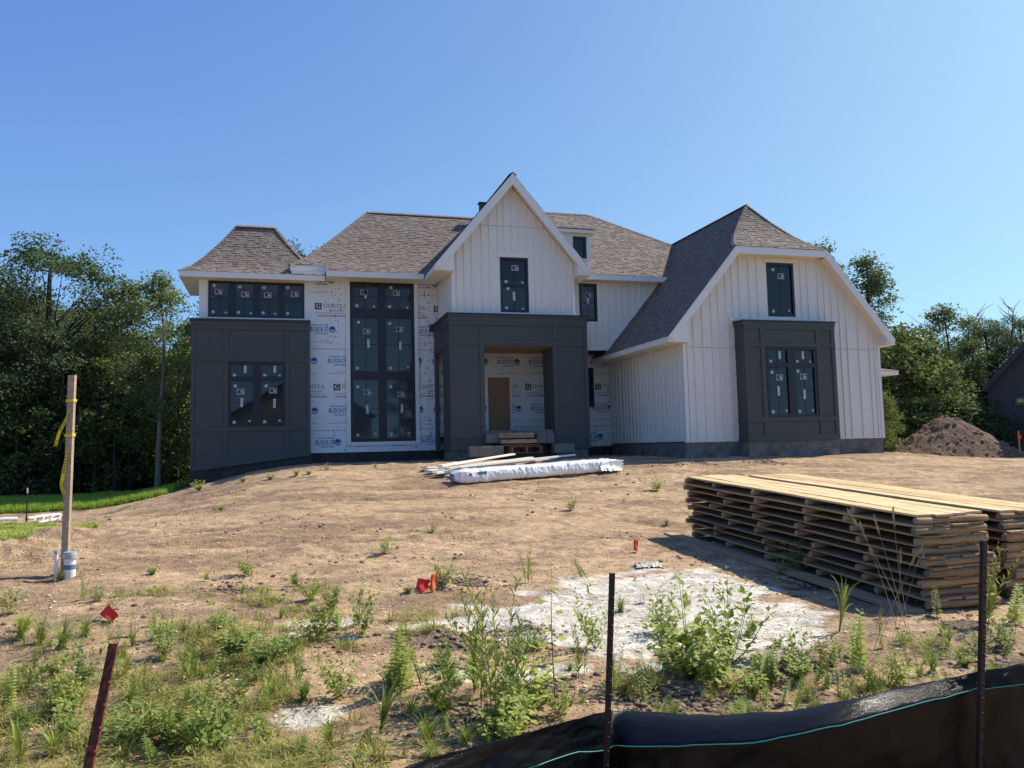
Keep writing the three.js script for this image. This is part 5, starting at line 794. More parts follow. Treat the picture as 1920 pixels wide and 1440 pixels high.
for (const [px, d, top] of [[-20, 43, 780], [30, 44, 800], [75, 43, 770], [130, 44, 790], [175, 43, 770], [215, 42, 790], [260, 43, 780], [305, 41, 790], [345, 42, 760], [0, 47, 720], [90, 48, 730], [180, 48, 720], [260, 48, 730], [340, 47, 720]]) tree('brush', px, d, top, 'dark undergrowth shrub beneath the trees of the left wood', 'undergrowth of the left wood', { wide: 1.25 });
for (const [px, d, top, w] of [[215, 37.5, 600, 0.05], [243, 38, 640, 0.04], [178, 38.5, 600, 0.06], [30, 39, 600, 0.07], [60, 41, 620, 0.06], [150, 39.5, 640, 0.05]]) { const f = atDist(px, 850, d), gy = ground0(f.x, f.z), H = atDist(px, top, d).y - gy, t = thing('bare_trunk', 'thin bare trunk rising from the dark wood floor', 'tree trunk', 'thin bare trunks in the left wood', f.x, gy - 0.1, f.z), r = rngOf(px); part('trunk', limb([V(0, 0, 0), V(0.1 * (r() - 0.5), H * 0.5, 0), V(0.5 * (r() - 0.5), H, 0.2)], [w * 1.4, w, w * 0.5], 7), M.bark, t); for (let k = 0; k < 3; k++) { const y = H * (0.45 + 0.17 * k), a = r() * 6; part('branch', limb([V(0, y, 0), V(Math.cos(a) * 0.5, y + 0.5, Math.sin(a) * 0.5), V(Math.cos(a) * 1.1, y + 0.9, Math.sin(a) * 1.1)], [w * 0.5, w * 0.35, w * 0.1], 5), M.bark, t); } }
tree('oak', 562, 52, 455, 'tree top peeping over the roof between tower and main roof', null, { v: 0, wide: 0.8 });
tree('poplar', 1568, 46, 447, 'narrow tree top rising right behind the garage rake', WR, { wide: 1.0 }); tree('poplar', 1642, 44, 470, 'tall airy poplar with a stray side branch behind the garage', WR, { wide: 1.25, turn: 1 }); tree('slim', 1790, 46, 563, 'airy slender tree standing above the hedge line', WR, { v: 0, wide: 1.35 }); tree('young', 1690, 42, 610, 'rounded tree right of the garage eave', WR, { v: 1, wide: 1.0 }); tree('young', 1735, 44, 625, 'yellowish young tree in the middle of the far tree line', WR, { v: 0, wide: 0.9 }); tree('oak', 1870, 48, 590, 'dense rounded tree above the neighbouring roof', WR, { v: 1, wide: 0.9 }); tree('oak', 1930, 50, 585, 'dense tree top behind the neighbouring roof ridge', WR, { v: 0, wide: 0.9 }); tree('young', 1668, 37, 735, 'bright low young tree beside the garage corner', WR, { v: 0, wide: 0.7 });
for (const [px, d, top, k] of [[1600, 52, 560, 'oak'], [1680, 50, 640, 'oak'], [1740, 52, 660, 'oak'], [1810, 50, 640, 'oak'], [1840, 55, 620, 'oak'], [1700, 43, 690, 'young'], [1765, 44, 690, 'young'], [1825, 46, 680, 'young'], [1650, 44, 700, 'young']]) tree(k, px, d, top, 'dense filler tree in the far tree line behind the garage', 'trees of the far right tree line', {});
for (const [px, d, top] of [[1665, 42, 760], [1700, 41, 750], [1740, 42, 745], [1780, 43, 750], [1820, 44, 755], [1850, 45, 750]]) tree('brush', px, d, top, 'dark shrub at the foot of the far tree line', 'shrubs at the foot of the right tree line', { wide: 1.3 });
{ // dead branches above the tree line, each on its own snag
  for (const [px, top, d, label] of [[1750, 605, 45, 'bare dead snag leaning up left of the airy slender tree'], [1832, 585, 47, 'bare twiggy snag between the slender tree and the dense tree'], [1905, 568, 47, 'bare spreading twigs above the neighbouring house roof']]) {
    const f = atDist(px, 850, d), gy = ground0(f.x, f.z), H = atDist(px, top, d).y - gy, t = thing('dead_tree', label, 'dead tree', null, f.x, gy, f.z), r = rngOf(px); const g = [limb([V(0, -0.2, 0), V(0.1, H * 0.6, 0), V(0.35, H * 0.92, 0.1)], [0.09, 0.06, 0.025], 6)];
    part('trunk', g[0], M.paleBark, t); for (let k = 0; k < 14; k++) { const y = H * (0.74 + 0.017 * k), a = r() * 6.28, q = 0.4 + r() * 0.9; part('branch', limb([V(0.18 + 0.02 * k, y, 0.05), V(0.2 + Math.cos(a) * q * 0.5, y + 0.35, Math.sin(a) * q * 0.5), V(0.2 + Math.cos(a) * q, y + 0.5 + 0.35 * r(), Math.sin(a) * q)], [0.025, 0.017, 0.006], 5), M.paleBark, t); }
  }
}

// ------------------------------------------------------------------ weeds
const weedLeaf = (c, tr = 0.4) => new THREE.MeshPhysicalMaterial({ color: lin(...c), roughness: 0.7, specularIntensity: 0.4, transmission: tr, thickness: 0, side: THREE.DoubleSide });
const W1 = [weedLeaf([0.32, 0.385, 0.075], 0.45), weedLeaf([0.38, 0.44, 0.09], 0.45), weedLeaf([0.26, 0.335, 0.075], 0.45)], stemG = std([0.16, 0.19, 0.07]), stemR = std([0.17, 0.11, 0.06]), strawM = std([0.36, 0.29, 0.16]);
function weed(seed, f) { const r = rngOf(seed), st = [], lf = new Tri(); f(r, st, lf); return { stem: join(st), leaves: lf.geo() }; }
const bend = (r, h, k) => { const a = r() * 6.28, b = k * (0.3 + r()); return t => V(Math.cos(a) * b * t * t * h, h * t, Math.sin(a) * b * t * t * h); };
const stemOf = (c, r0, n = 5) => { const p = [], q = []; for (let i = 0; i <= n; i++) { p.push(c(i / n)); q.push(r0 * (1 - 0.8 * i / n)); } return limb(p, q, 4, false); };
const WEED = { // one metre tall, scaled when planted
  bushy: [1, 2, 3].map(s => weed(s * 17, (r, st, lf) => { for (let b = 0; b < 7; b++) { const a = b / 7 * 6.28 + r(), sp = b ? 0.28 + 0.25 * r() : 0.02, h = b ? 0.55 + 0.35 * r() : 1, c = t => V(Math.cos(a) * sp * Math.pow(t, 0.7), h * t, Math.sin(a) * sp * Math.pow(t, 0.7)); st.push(stemOf(c, 0.008));
    for (let k = 0; k < 42; k++) { const t = 0.16 + 0.84 * r(), p = c(t), d = rdir(r); d.y = d.y * 0.5 + 0.15; d.normalize(); const n = V(0.3 * (r() - 0.5), 1, 0.3 * (r() - 0.5)).cross(d).cross(d).negate().normalize(), L = (0.10 + 0.06 * r()) * (1.15 - 0.6 * t); const q = p.clone().addScaledVector(d, 0.03 + 0.05 * r()); leafTri(lf, q, d, n, L, L * 0.66, null); } } })),
  round: [1, 2].map(s => weed(s * 29, (r, st, lf) => { for (let b = 0; b < 14; b++) { const a = b * 2.4, sp = 0.35 + 0.4 * r(), h = 0.5 + 0.5 * r(), c = t => V(Math.cos(a) * sp * t, h * Math.pow(t, 0.8), Math.sin(a) * sp * t); st.push(stemOf(c, 0.008, 4)); for (let k = 0; k < 34; k++) { const t = 0.12 + 0.88 * r(), d = rdir(r); d.y *= 0.4; d.normalize(); const n = V(0.5 * (r() - 0.5), 1, 0.5 * (r() - 0.5)).cross(d).cross(d).negate().normalize(), L = 0.12 + 0.07 * r(); leafTri(lf, c(t).addScaledVector(d, 0.05 * r()), d, n, L, L * 0.75, null); } } })),
  tall: [1, 2, 3].map(s => weed(s * 37, (r, st, lf) => { for (let b = 0; b < 4; b++) { const o = V((r() - 0.5) * 0.16, 0, (r() - 0.5) * 0.16), h = 0.65 + 0.35 * r(), bb = bend(r, h, 0.34), c = t => bb(t).add(o); st.push(stemOf(c, 0.006)); for (let k = 0; k < 44; k++) { const t = 0.1 + 0.9 * k / 44, a = k * 2.4, d = V(Math.cos(a), 0.75 + 0.5 * r(), Math.sin(a)).normalize(), n = V(-Math.cos(a) * 0.8, 1, -Math.sin(a) * 0.8).normalize(), L = (0.10 + 0.08 * r()) * (1.1 - 0.65 * t); leafTri(lf, c(t), d, n, L, L * 0.22, null); } for (let k = 0; k < 9; k++) { const t = 0.65 + 0.33 * r(), a = r() * 6.28, p0 = c(t), p1 = p0.clone().add(V(Math.cos(a) * 0.07, 0.09, Math.sin(a) * 0.07)); st.push(limb([p0, p1], [0.003, 0.0015], 3, false)); for (let q = 0; q < 5; q++) leafTri(lf, p0.clone().lerp(p1, 0.3 + 0.7 * r()), rdir(r), V(0, 1, 0), 0.03, 0.01, null); } } })),
  mint: [1, 2].map(s => weed(s * 43, (r, st, lf) => { for (let b = 0; b < 3; b++) { const o = V((r() - 0.5) * 0.2, 0, (r() - 0.5) * 0.2), h = b ? 0.6 + 0.3 * r() : 1, bb = bend(r, h, 0.1), c = t => bb(t).add(o); st.push(stemOf(c, 0.008)); for (let k = 0; k < 26; k++) { const t = 0.1 + 0.9 * k / 26; for (const q of [0, Math.PI]) { const a = k * 1.57 + q + 0.3 * r(), d = V(Math.cos(a), 0.25 - 0.3 * r(), Math.sin(a)).normalize(), L = (0.15 + 0.06 * r()) * (1.1 - 0.6 * t), n = V(-Math.cos(a) * 0.2, 1, -Math.sin(a) * 0.2).normalize(); leafTri(lf, c(t), d, n, L, L * 0.42, null); } } } })),
  tuft: [1, 2, 3].map(s => weed(s * 53, (r, st, lf) => { st.push(limb([V(0, -0.02, 0), V(0, 0.05, 0)], [0.02, 0.01], 4, false)); for (let b = 0; b < 90; b++) { const a = r() * 6.28, out = 0.25 + 0.75 * r(), h = 0.45 + 0.55 * r(), w = 0.012 + 0.008 * r(); let p = V((r() - 0.5) * 0.18, 0, (r() - 0.5) * 0.18); const sd = V(-Math.sin(a), 0, Math.cos(a)); for (let k = 0; k < 4; k++) { const t = (k + 1) / 4, q = V(p.x * 0 + Math.cos(a) * out * t * t * 0.75, h * (t - 0.42 * t * t * out), Math.sin(a) * out * t * t * 0.75).add(V(sd.x * 0.02, 0, sd.z * 0.02)), w0 = w * (1 - k / 4), w1 = w * (1 - t) + 0.001; lf.quad(p.clone().addScaledVector(sd, -w0), p.clone().addScaledVector(sd, w0), q.clone().addScaledVector(sd, w1), q.clone().addScaledVector(sd, -w1)); p = q; } } })),
  blade: [1, 2].map(s => weed(s * 61, (r, st, lf) => { st.push(stemOf(bend(r, 0.5, 0.05), 0.012)); for (let b = 0; b < 9; b++) { const a = b * 2.4 + r(), out = 0.15 + 0.75 * r(), h = 0.75 + 0.3 * r(), sd = V(-Math.sin(a), 0, Math.cos(a)), W = 0.035; let p = V(0, 0.05 * b * 0.4, 0); const y0 = p.y; for (let k = 0; k < 7; k++) { const t = (k + 1) / 7, q = V(Math.cos(a) * out * t * t * 0.8, y0 + h * (t - 0.45 * t * t * t * out), Math.sin(a) * out * t * t * 0.8), w0 = W * Math.sin(Math.PI * Math.min(1, 0.25 + 0.75 * k / 7)), w1 = W * Math.sin(Math.PI * Math.min(0.999, 0.25 + 0.75 * t)); const mid = V(0, -0.012, 0); lf.quad(p.clone().addScaledVector(sd, -w0), p.clone().add(mid), q.clone().add(mid), q.clone().addScaledVector(sd, -w1)); lf.quad(p.clone().add(mid), p.clone().addScaledVector(sd, w0), q.clone().addScaledVector(sd, w1), q.clone().add(mid)); p = q; } } })),
  wheat: [1].map(s => weed(71, (r, st, lf) => { for (let b = 0; b < 4; b++) { const o = V((r() - 0.5) * 0.14, 0, (r() - 0.5) * 0.14), h = 0.78 + 0.22 * r(), bb = bend(r, h, 0.16), c = t => bb(t).add(o); st.push(stemOf(c, 0.0026, 8)); const e = c(1), d = c(1).sub(c(0.93)).normalize(); for (let k = 0; k < 26; k++) { const p = e.clone().addScaledVector(d, 0.13 * k / 26 - 0.02), q = d.clone().multiplyScalar(1.2).add(rdir(r).multiplyScalar(0.45)).normalize(); leafTri(lf, p, q, rdir(r), 0.045, 0.008, null); } } })),
  pine: [1, 2].map(s => weed(s * 83, (r, st, lf) => { const c = bend(r, 1, 0.06); st.push(stemOf(c, 0.012)); for (let k = 0; k < 90; k++) { const t = 0.05 + 0.95 * k / 90, a = k * 2.4, d = V(Math.cos(a), 0.5 + 0.6 * t, Math.sin(a)).normalize(), n = V(-Math.cos(a) * 0.6, 1, -Math.sin(a) * 0.6).normalize(), L = 0.30 * (1.05 - 0.55 * t); leafTri(lf, c(t), d, n, L, L * 0.17, null); } })),
};
const WEEDNAME = { bushy: ['leafy_weed', 'leafy branching weed'], round: ['bush_weed', 'dense round leafed weed bush'], tall: ['feathery_weed', 'tall thin feathery weed'], mint: ['upright_weed', 'upright weed with paired pointed leaves'], tuft: ['grass_tuft', 'arching tuft of grass'], blade: ['broad_grass', 'broad bladed grass plant'], wheat: ['seed_grass', 'dry seed headed grass stalks'], pine: ['spiky_weed', 'spiky needle leafed weed'] };
let weedN = 0;
function plant(kind, px, py, hpx, label, o = {}) {
  const v = WEED[kind][weedN % WEED[kind].length], g = onGround(px, py, ground), s = hpx * metresPerPixel(g), [n, l] = WEEDNAME[kind], t = thing(n, label || `${l} ${o.where || 'rooted in the bare dirt'}`, kind === 'tuft' || kind === 'blade' || kind === 'wheat' ? 'grass' : 'weed', label ? null : `small plants of one kind: ${l}, ${o.where || 'rooted in the bare dirt'}`, g.x, g.y - 0.01, g.z);
  t.rotation.set(0.28 * Math.sin(weedN * 2.3), weedN * 1.7, 0.28 * Math.sin(weedN * 3.7 + 1)); t.scale.set(s * (o.wide || 1), s, s * (o.wide || 1)); const dry = kind === 'wheat'; part('stem', v.stem, dry ? strawM : weedN % 3 ? stemG : stemR, t); part('leaves', v.leaves, dry ? strawM : W1[weedN % 3], t); weedN++; return t;
}
plant('round', 1302, 1280, 125, 'biggest dense leafy weed bush at the rim of the white sand', { wide: 0.8 }); plant('bushy', 1292, 1265, 190, 'tall stalk rising out of the biggest weed bush'); plant('bushy', 1368, 1245, 185, 'tall branching leafy weed right of the biggest weed bush', { wide: 0.8 }); plant('bushy', 1340, 1290, 130, 'leafy weed leaning against the biggest weed bush on its right');
plant('tall', 925, 1335, 265, 'tallest feathery weed of the middle clump', { wide: 0.9 }); plant('tall', 950, 1360, 250, 'feathery weed rooted on the near side of the middle clump', { wide: 0.9 }); plant('tall', 905, 1300, 225, 'feathery weed on the outer side of the middle clump', { wide: 0.9 }); plant('mint', 985, 1385, 120, 'leafy weed at the foot of the middle feathery clump'); plant('mint', 915, 1390, 130, 'bright leafy weed growing in the middle feathery clump'); plant('bushy', 945, 1395, 120, 'low branching weed below the middle feathery clump');
plant('bushy', 587, 1206, 112, 'thin branching weed beyond the low leafy mat', { wide: 0.9 }); plant('bushy', 675, 1193, 112, 'branching weed rooted at the tip of the white sand', { wide: 0.7 }); plant('mint', 752, 1292, 125, 'upright leafy weed next to the broad bladed grass'); plant('mint', 786, 1283, 140, 'taller upright leafy weed next to the broad bladed grass', { wide: 0.8 });
plant('round', 500, 1250, 68, 'dense low leafy mat in the dirt', { wide: 1.0 }); plant('round', 440, 1232, 58, 'smaller low leafy mat next to the dense one', { wide: 1.1 }); plant('round', 540, 1228, 45, 'lowest leafy mat under the thin branching weed', { wide: 1.2 });
plant('blade', 712, 1378, 128, 'big broad bladed grass plant with curving leaves'); plant('blade', 1573, 1186, 118, 'narrow upright broad grass in front of the timber stack', { wide: 0.5 });
plant('bushy', 1117, 1216, 130, 'weed standing on the white sand left of the dark post', { wide: 0.55 }); plant('bushy', 1245, 1186, 92, 'small branching weed in the middle of the white sand', { wide: 0.8 }); plant('mint', 1206, 1132, 34, 'tiny round leafed seedling on the white sand'); plant('bushy', 1415, 1190, 58, 'small weed on the far rim of the white sand', { wide: 0.7 }); plant('mint', 1206, 1332, 125, 'thin upright weed just right of the middle dark post', { wide: 0.6 });
plant('pine', 1434, 1342, 58, 'spiky rosette weed against the silt fence', { wide: 1.2 }); plant('pine', 1487, 1338, 84, 'taller spiky weed against the silt fence', { wide: 0.7 }); plant('pine', 1527, 1332, 44, 'smallest spiky weed against the silt fence'); plant('mint', 1576, 1320, 120, 'thin leafy weed above the fence fabric', { wide: 0.55 }); plant('mint', 1606, 1252, 135, 'leafy dark weed between the dry stalks and the fence', { wide: 0.8 }); plant('tall', 1650, 1300, 88, 'soft ferny bright weed near the fence', { wide: 1.4 }); plant('tall', 1632, 1303, 62, 'short ferny bright weed near the fence', { wide: 1.3 });
plant('wheat', 1651, 1228, 210, 'dry seed headed stalks bending in front of the timber stack', { wide: 1 }); plant('wheat', 1708, 1250, 280, 'tallest dry seed headed stalks in front of the timber stack', { wide: 0.8 });
plant('tall', 1840, 1172, 160, 'feathery weed growing behind the right dark post', { wide: 1 }); plant('mint', 1905, 1172, 85, 'leafy weed at the foot of the second timber stack'); plant('bushy', 1890, 1215, 70, 'low weed between the second stack and the fence'); plant('blade', 1779, 1214, 50, 'low broad grass rosette left of the right dark post', { wide: 1.4 }); plant('mint', 1760, 1160, 60, 'pale weed at the near end of the first timber stack');
plant('tuft', 75, 1212, 80, 'large fine grass clump near the red drooping flag', { wide: 0.9 }); plant('tuft', 240, 1322, 72, 'grass rosette beside the rusty stake', { wide: 0.9 }); plant('tall', 155, 1126, 55, 'thin weed just in front of the capped pipe', { wide: 0.9 }); plant('bushy', 187, 1127, 38); plant('bushy', 22, 1152, 62); plant('mint', 62, 1240, 45); plant('bushy', 160, 1285, 105, 'weed standing behind the rusty stake', { wide: 0.8 }); plant('bushy', 330, 1418, 135, 'leafy weed rooted right of the rusty stake', { wide: 0.9 }); plant('mint', 372, 1394, 175, 'tall thin weed right of the rusty stake', { wide: 0.6 }); plant('bushy', 402, 1395, 110, 'branching weed with pale leaves right of the tall thin weed'); plant('blade', 40, 1450, 120, 'broad grass at the foot of the slope, cut by the picture edge'); plant('tuft', 100, 1420, 90); plant('mint', 290, 1432, 70); plant('bushy', 440, 1330, 90); plant('tuft', 35, 1200, 92, 'tall fine grass clump at the slope foot beside the largest clump', { wide: 0.9 }); plant('tuft', 115, 1218, 88, 'fine grass clump between the largest clump and the rusty stake', { wide: 1 }); plant('tuft', 160, 1195, 60, 'low fine grass clump below the red drooping flag', { wide: 1.3 }); plant('bushy', 985, 1350, 150, 'branching weed filling the near side of the middle clump'); plant('bushy', 260, 1400, 120, 'branching weed with dark shade at its foot near the rusty stake'); plant('round', 320, 1400, 70, 'dense leafy mound right of the rusty stake', { wide: 1 }); plant('mint', 15, 1330, 90); plant('tuft', 560, 1425, 80, 'grass tuft on bare sand near the fence fabric end'); plant('tuft', 800, 1400, 90, 'grass tuft where the fence fabric dips out of sight'); plant('tuft', 870, 1395, 70); for (const [k, x, y, h] of [['tall', 560, 1290, 110], ['bushy', 640, 1305, 95], ['tall', 500, 1335, 120], ['bushy', 820, 1335, 120], ['tall', 1085, 1268, 110], ['tall', 1150, 1305, 100], ['bushy', 1485, 1255, 90], ['tall', 1535, 1292, 110], ['bushy', 1700, 1292, 95], ['tuft', 1750, 1262, 70], ['tuft', 1800, 1245, 60], ['tall', 210, 1262, 100], ['bushy', 300, 1235, 80], ['tall', 352, 1285, 130], ['tuft', 620, 1405, 90], ['tall', 840, 1290, 130], ['bushy', 1050, 1345, 80], ['tuft', 1000, 1330, 70], ['tall', 55, 1300, 110], ['bushy', 110, 1340, 110]]) plant(k, x, y, h, null, { wide: 0.9, where: 'growing tall among the near weeds' });
{ // seedling with single large leaves
  const g = onGround(1041, 1314, ground), s = metresPerPixel(g), H = 240 * s, t = thing('tree_seedling', 'single stemmed tree seedling with large pointed leaves in the sand', 'seedling', null, g.x, g.y, g.z), r = rngOf(9); const c = q => V(-0.012 * Math.sin(q * 3), H * q, 0); part('stem', stemOf(c, 0.006, 8), stemR, t);
  for (let k = 0; k < 13; k++) { const q = 0.1 + 0.9 * k / 13, a = k * 2.4 + 0.6, d = V(Math.cos(a), 0.15 - 0.5 * r(), Math.sin(a)).normalize(), n = V(-Math.cos(a) * 0.3, 1, -Math.sin(a) * 0.3 + 0.5).normalize(), lf = new Tri(), p = c(q), e = p.clone().addScaledVector(V(d.x, 0.5, d.z), 0.035); leafTri(lf, e, d, n, 0.075 + 0.02 * r(), 0.062, null, 0.1); part('leaf', lf.geo(), W1[k % 2], t); }
}
for (const [k, x, y, h] of [['bushy', 465, 1078, 52], ['round', 285, 1077, 16], ['tuft', 292, 986, 12], ['round', 415, 958, 12], ['bushy', 812, 1000, 24], ['bushy', 1070, 957, 30], ['bushy', 1230, 920, 32], ['tuft', 1250, 986, 22], ['bushy', 720, 1038, 42], ['tall', 992, 1092, 66], ['tall', 1095, 1084, 52], ['bushy', 830, 1098, 60], ['round', 373, 920, 20], ['round', 455, 905, 10], ['round', 505, 899, 14], ['bushy', 614, 880, 15], ['round', 580, 890, 10], ['round', 556, 892, 12], ['bushy', 705, 877, 14], ['tuft', 1010, 908, 9], ['tuft', 1440, 1045, 14], ['bushy', 1465, 1078, 40], ['bushy', 1500, 1070, 70], ['bushy', 555, 1080, 14], ['tuft', 590, 1075, 16], ['tuft', 790, 1108, 26], ['round', 765, 1112, 16], ['tall', 665, 1175, 60], ['mint', 1430, 1275, 90], ['bushy', 1555, 1250, 70], ['tuft', 1090, 1320, 34], ['tuft', 1070, 1325, 40], ['tuft', 1270, 1085, 18], ['tuft', 1190, 1088, 14], ['tuft', 770, 1240, 26], ['round', 1460, 1215, 24], ['tuft', 1480, 1200, 26]]) plant(k, x, y, h);
{ // scattered small tufts and weeds, thicker in the low ground by the fence
  const r = rngOf(404); let n = 0; while (n < 225) { const x = r() * 1920, y = 1060 + 385 * Math.pow(r(), 0.7), p = onGround(x, y), d = fbm(p.x * 0.8 + 2, p.z * 0.8, 3) + (y > 1250 ? 0.12 : -0.08) + (x < 420 ? 0.16 : 0) + (x > 1560 && y > 1180 ? 0.2 : 0); if (d < 0.0 || sandAt(p.x, p.z) > 0.4 && r() < 0.8 || (p.x > 6.2 && p.z < -6.9) || x > 1500 && y < 1150) continue; const k = ['tuft', 'tuft', 'tuft', 'bushy', 'round', 'mint', 'tall'][Math.floor(r() * 7)]; plant(k, x, y, (k === 'round' ? 18 : 30) + 52 * r() * (y - 1000) / 440, null, { wide: 0.7 + 0.6 * r(), where: 'scattered over the near dirt' }); n++; }
}

// ------------------------------------------------------------------ grass, clods, straw: what nobody could count
function scatter(name, geo, mat, n, place, seed, label, cat) {
  const im = new THREE.InstancedMesh(geo, mat, n), r = rngOf(seed), m = new THREE.Matrix4(), c = new THREE.Color(); let k = 0, tries = 0; while (k < n && tries++ < n * 40) { const q = place(r); if (!q) continue; m.compose(q.p, new THREE.Quaternion().setFromEuler(new THREE.Euler(q.tilt || 0, r() * 6.28, q.tilt2 || 0)), q.s); im.setMatrixAt(k, m); const v = 0.75 + 0.5 * r(); im.setColorAt(k, c.setRGB(v * (q.warm || 1), v, v)); k++; }
  im.count = k; im.name = name; im.castShadow = im.receiveShadow = true; scene.add(im); tag(im, label, cat, null, 'stuff'); return im;
}
const bladeTuft = (seed, n, w, spread = 0.5) => { const r = rngOf(seed), t = new Tri(); for (let b = 0; b < n; b++) { const a = r() * 6.28, o = 0.15 + spread * r(), h = 0.5 + 0.5 * r(), x = (r() - 0.5) * 0.3, z = (r() - 0.5) * 0.3, s = V(-Math.sin(a) * w, 0, Math.cos(a) * w), p0 = V(x, 0, z), p1 = V(x + Math.cos(a) * o * 0.25, h * 0.55, z + Math.sin(a) * o * 0.25), p2 = V(x + Math.cos(a) * o * 0.7, h * (1 - 0.3 * o), z + Math.sin(a) * o * 0.7); t.quad(p0.clone().sub(s), p0.clone().add(s), p1.clone().addScaledVector(s, 0.8), p1.clone().addScaledVector(s, -0.8)); t.tri(p1.clone().addScaledVector(s, -0.8), p1.clone().addScaledVector(s, 0.8), p2); } return t.geo(); };
const lawnMat = weedLeaf([0.33, 0.46, 0.06], 0.45), fineMat = weedLeaf([0.31, 0.35, 0.095], 0.35), dryMat = std([0.42, 0.33, 0.18]);
scatter('lawn_grass', bladeTuft(1, 9, 0.024, 0.35), lawnMat, 26000, r => { const d = 16.5 + 24 * Math.pow(r(), 0.8), a = (-24 + 26 * r()) * D2R, x = Math.sin(a) * d, z = -Math.cos(a) * d; if (lawnAt(x, z) < 0.5 || woodAt(x, z) > 0.6) return; return { p: V(x, ground(x, z) - 0.02, z), s: V(0.3 + 0.15 * r(), 0.2 + 0.16 * r(), 0.3 + 0.15 * r()) }; }, 5, 'bright green grass of the lawn before the wood', 'grass');
scatter('low_weeds', bladeTuft(2, 10, 0.04), W1[1], 1500, r => { const u = r(), v = r(), p = onGround(-20 + 200 * u, 984 + 40 * v); if (lawnAt(p.x, p.z) > 0.3 || v > 0.95 - 0.75 * u + 0.7 * fbm(p.x, p.z, 3) || fbm(p.x * 1.6, p.z * 1.6, 2) < -0.12) return; return { p: p.add(V(0, -0.01, 0)), s: V(0.25, 0.07 + 0.08 * r(), 0.25) }; }, 6, 'low green ground weeds between lawn and bare dirt', 'ground cover');
scatter('fine_grass', bladeTuft(3, 12, 0.012, 1.5), fineMat, 5200, r => { const d = 3.4 + 9 * r() * r(), a = (-20 + 72 * r()) * D2R, x = Math.sin(a) * d, z = -Math.cos(a) * d; const f = fbm(x * 0.7 + 9, z * 0.7, 4) + (x < 0.6 ? 0.16 : 0) + (d < 5.5 ? 0.14 : 0) - (d > 8.5 ? 0.15 : 0); if (f < 0.17 || fbm(x * 2.6, z * 2.6, 2) < -0.05 || sandAt(x, z) > 0.5 || (x > 6.1 && z < -6.9)) return; return { p: V(x, ground(x, z) - 0.005, z), s: V(0.16 + 0.2 * r(), 0.06 + 0.2 * r() * r(), 0.16 + 0.2 * r()), warm: 1 + 0.35 * r() }; }, 7, 'fine short grass creeping over the near dirt', 'grass');
scatter('dry_straw', limb([V(-0.5, 0, 0), V(0, 0.03, 0.03), V(0.5, 0, 0)], [0.016, 0.018, 0.012], 4), dryMat, 3600, r => { const d = 3.4 + 14 * r() * r(), a = (-20 + 72 * r()) * D2R, x = Math.sin(a) * d, z = -Math.cos(a) * d; if (fbm(x + 3, z, 3) < -0.08) return; const s = 0.05 + 0.16 * r() * r(); return { p: V(x, ground(x, z) + 0.004, z), s: V(s, 0.12 + 0.1 * r(), 0.12), tilt: (r() - 0.5) * 0.3 }; }, 8, 'dry straw and root bits lying on the dirt', 'straw');
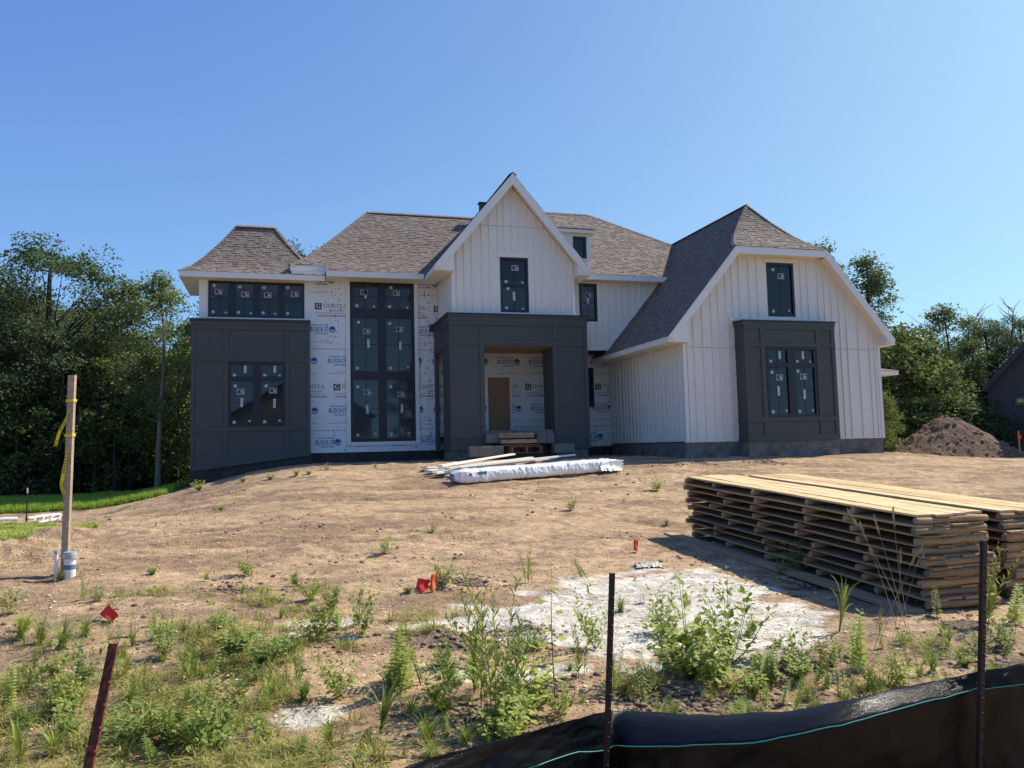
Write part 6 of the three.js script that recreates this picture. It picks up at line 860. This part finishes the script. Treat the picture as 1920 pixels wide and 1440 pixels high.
{ const g = new THREE.IcosahedronGeometry(1, 1), p = g.attributes.position; for (let i = 0; i < p.count; i++) { const k = 0.8 + 0.5 * Math.abs(noise(p.getX(i) * 1.7 + 3, p.getY(i) * 1.7, p.getZ(i) * 1.7)); p.setXYZ(i, p.getX(i) * k, p.getY(i) * k * 0.7, p.getZ(i) * k); } g.computeVertexNormals();
  scatter('soil_clods', g, std([0.22, 0.15, 0.10]), 9000, r => { let x, z; if (r() < 0.6) { const q = soilSpots[Math.floor(r() * soilSpots.length)], a = r() * 6.28, e = q[2] * 1.3 * Math.sqrt(r()); x = q[0] + Math.cos(a) * e; z = q[1] + Math.sin(a) * e; if (darkAt(x, z) < 0.3 && r() < 0.75) return; } else { const d = 3.4 + 19 * r(), a = (-20 + 72 * r()) * D2R; x = Math.sin(a) * d; z = -Math.cos(a) * d; if (fbm(x * 0.6, z * 1.4, 3) < (d > 10 ? 0.16 : 0.04)) return; } if (sandAt(x, z) > 0.5 && r() < 0.7) return; const s = 0.006 + 0.028 * r() ** 4 + (Math.hypot(x, z) > 11 ? 0.006 : 0); return { p: V(x, ground(x, z) + s * 0.25, z), s: V(s, s * (0.6 + 0.4 * r()), s * 1.1) }; }, 9, 'crumbs and clods of dark soil strewn over the dirt', 'soil'); 
  scatter('pale_pebbles', g, std([0.62, 0.52, 0.40]), 3500, r => { const d = 3.4 + 12 * r(), a = (-20 + 72 * r()) * D2R, x = Math.sin(a) * d, z = -Math.cos(a) * d, s = 0.005 + 0.018 * r() ** 4; return { p: V(x, ground(x, z) + s * 0.2, z), s: V(s, s * 0.7, s) }; }, 10, 'pale pebbles and sand crumbs strewn over the dirt', 'pebbles'); }

// ------------------------------------------------------------------ across the road, seen only in the window panes
{
  const o = thing('opposite_house', 'pale grey house with dark gable roof across the road', 'house', null, 2, 0.1, 34); part('wall', slab([[-7, 0], [7, 0], [7, 5.4], [0, 9.6], [-7, 5.4]], null, 0, 9), std([0.42, 0.42, 0.42]), o);
  const t = new Tri(); t.quad(V(-7.6, 5.2, 0.5), V(0, 9.8, 0.5), V(0, 9.8, -9.5), V(-7.6, 5.2, -9.5)); t.quad(V(0, 9.8, 0.5), V(7.6, 5.2, 0.5), V(7.6, 5.2, -9.5), V(0, 9.8, -9.5)); part('roof', t.geo(), M.deck, o);
  part('garage_door', box(-5, 0, 0, 2.4, -9.06, -9), M.trim, o); for (const x of [1.5, 4.2]) part('window', box(x, x + 1.4, 1, 2.6, -9.05, -9), M.black, o);
  for (const [x, z, k, h] of [[-13, 30, 'oak', 0.8], [16, 33, 'oak', 0.9], [24, 28, 'slim', 0.8], [-24, 34, 'oak', 0.9]]) { const v = treeGeo[k][0], q = thing(k === 'oak' ? 'oak_tree' : 'slender_tree', 'garden tree beside the house across the road', 'tree', 'garden trees across the road', x, 0.1, z); q.scale.setScalar(h); part('trunk', v.trunk, M.bark, q); part('crown', v.crown, leafMat, q); }
}
renderer.render(scene, camera);
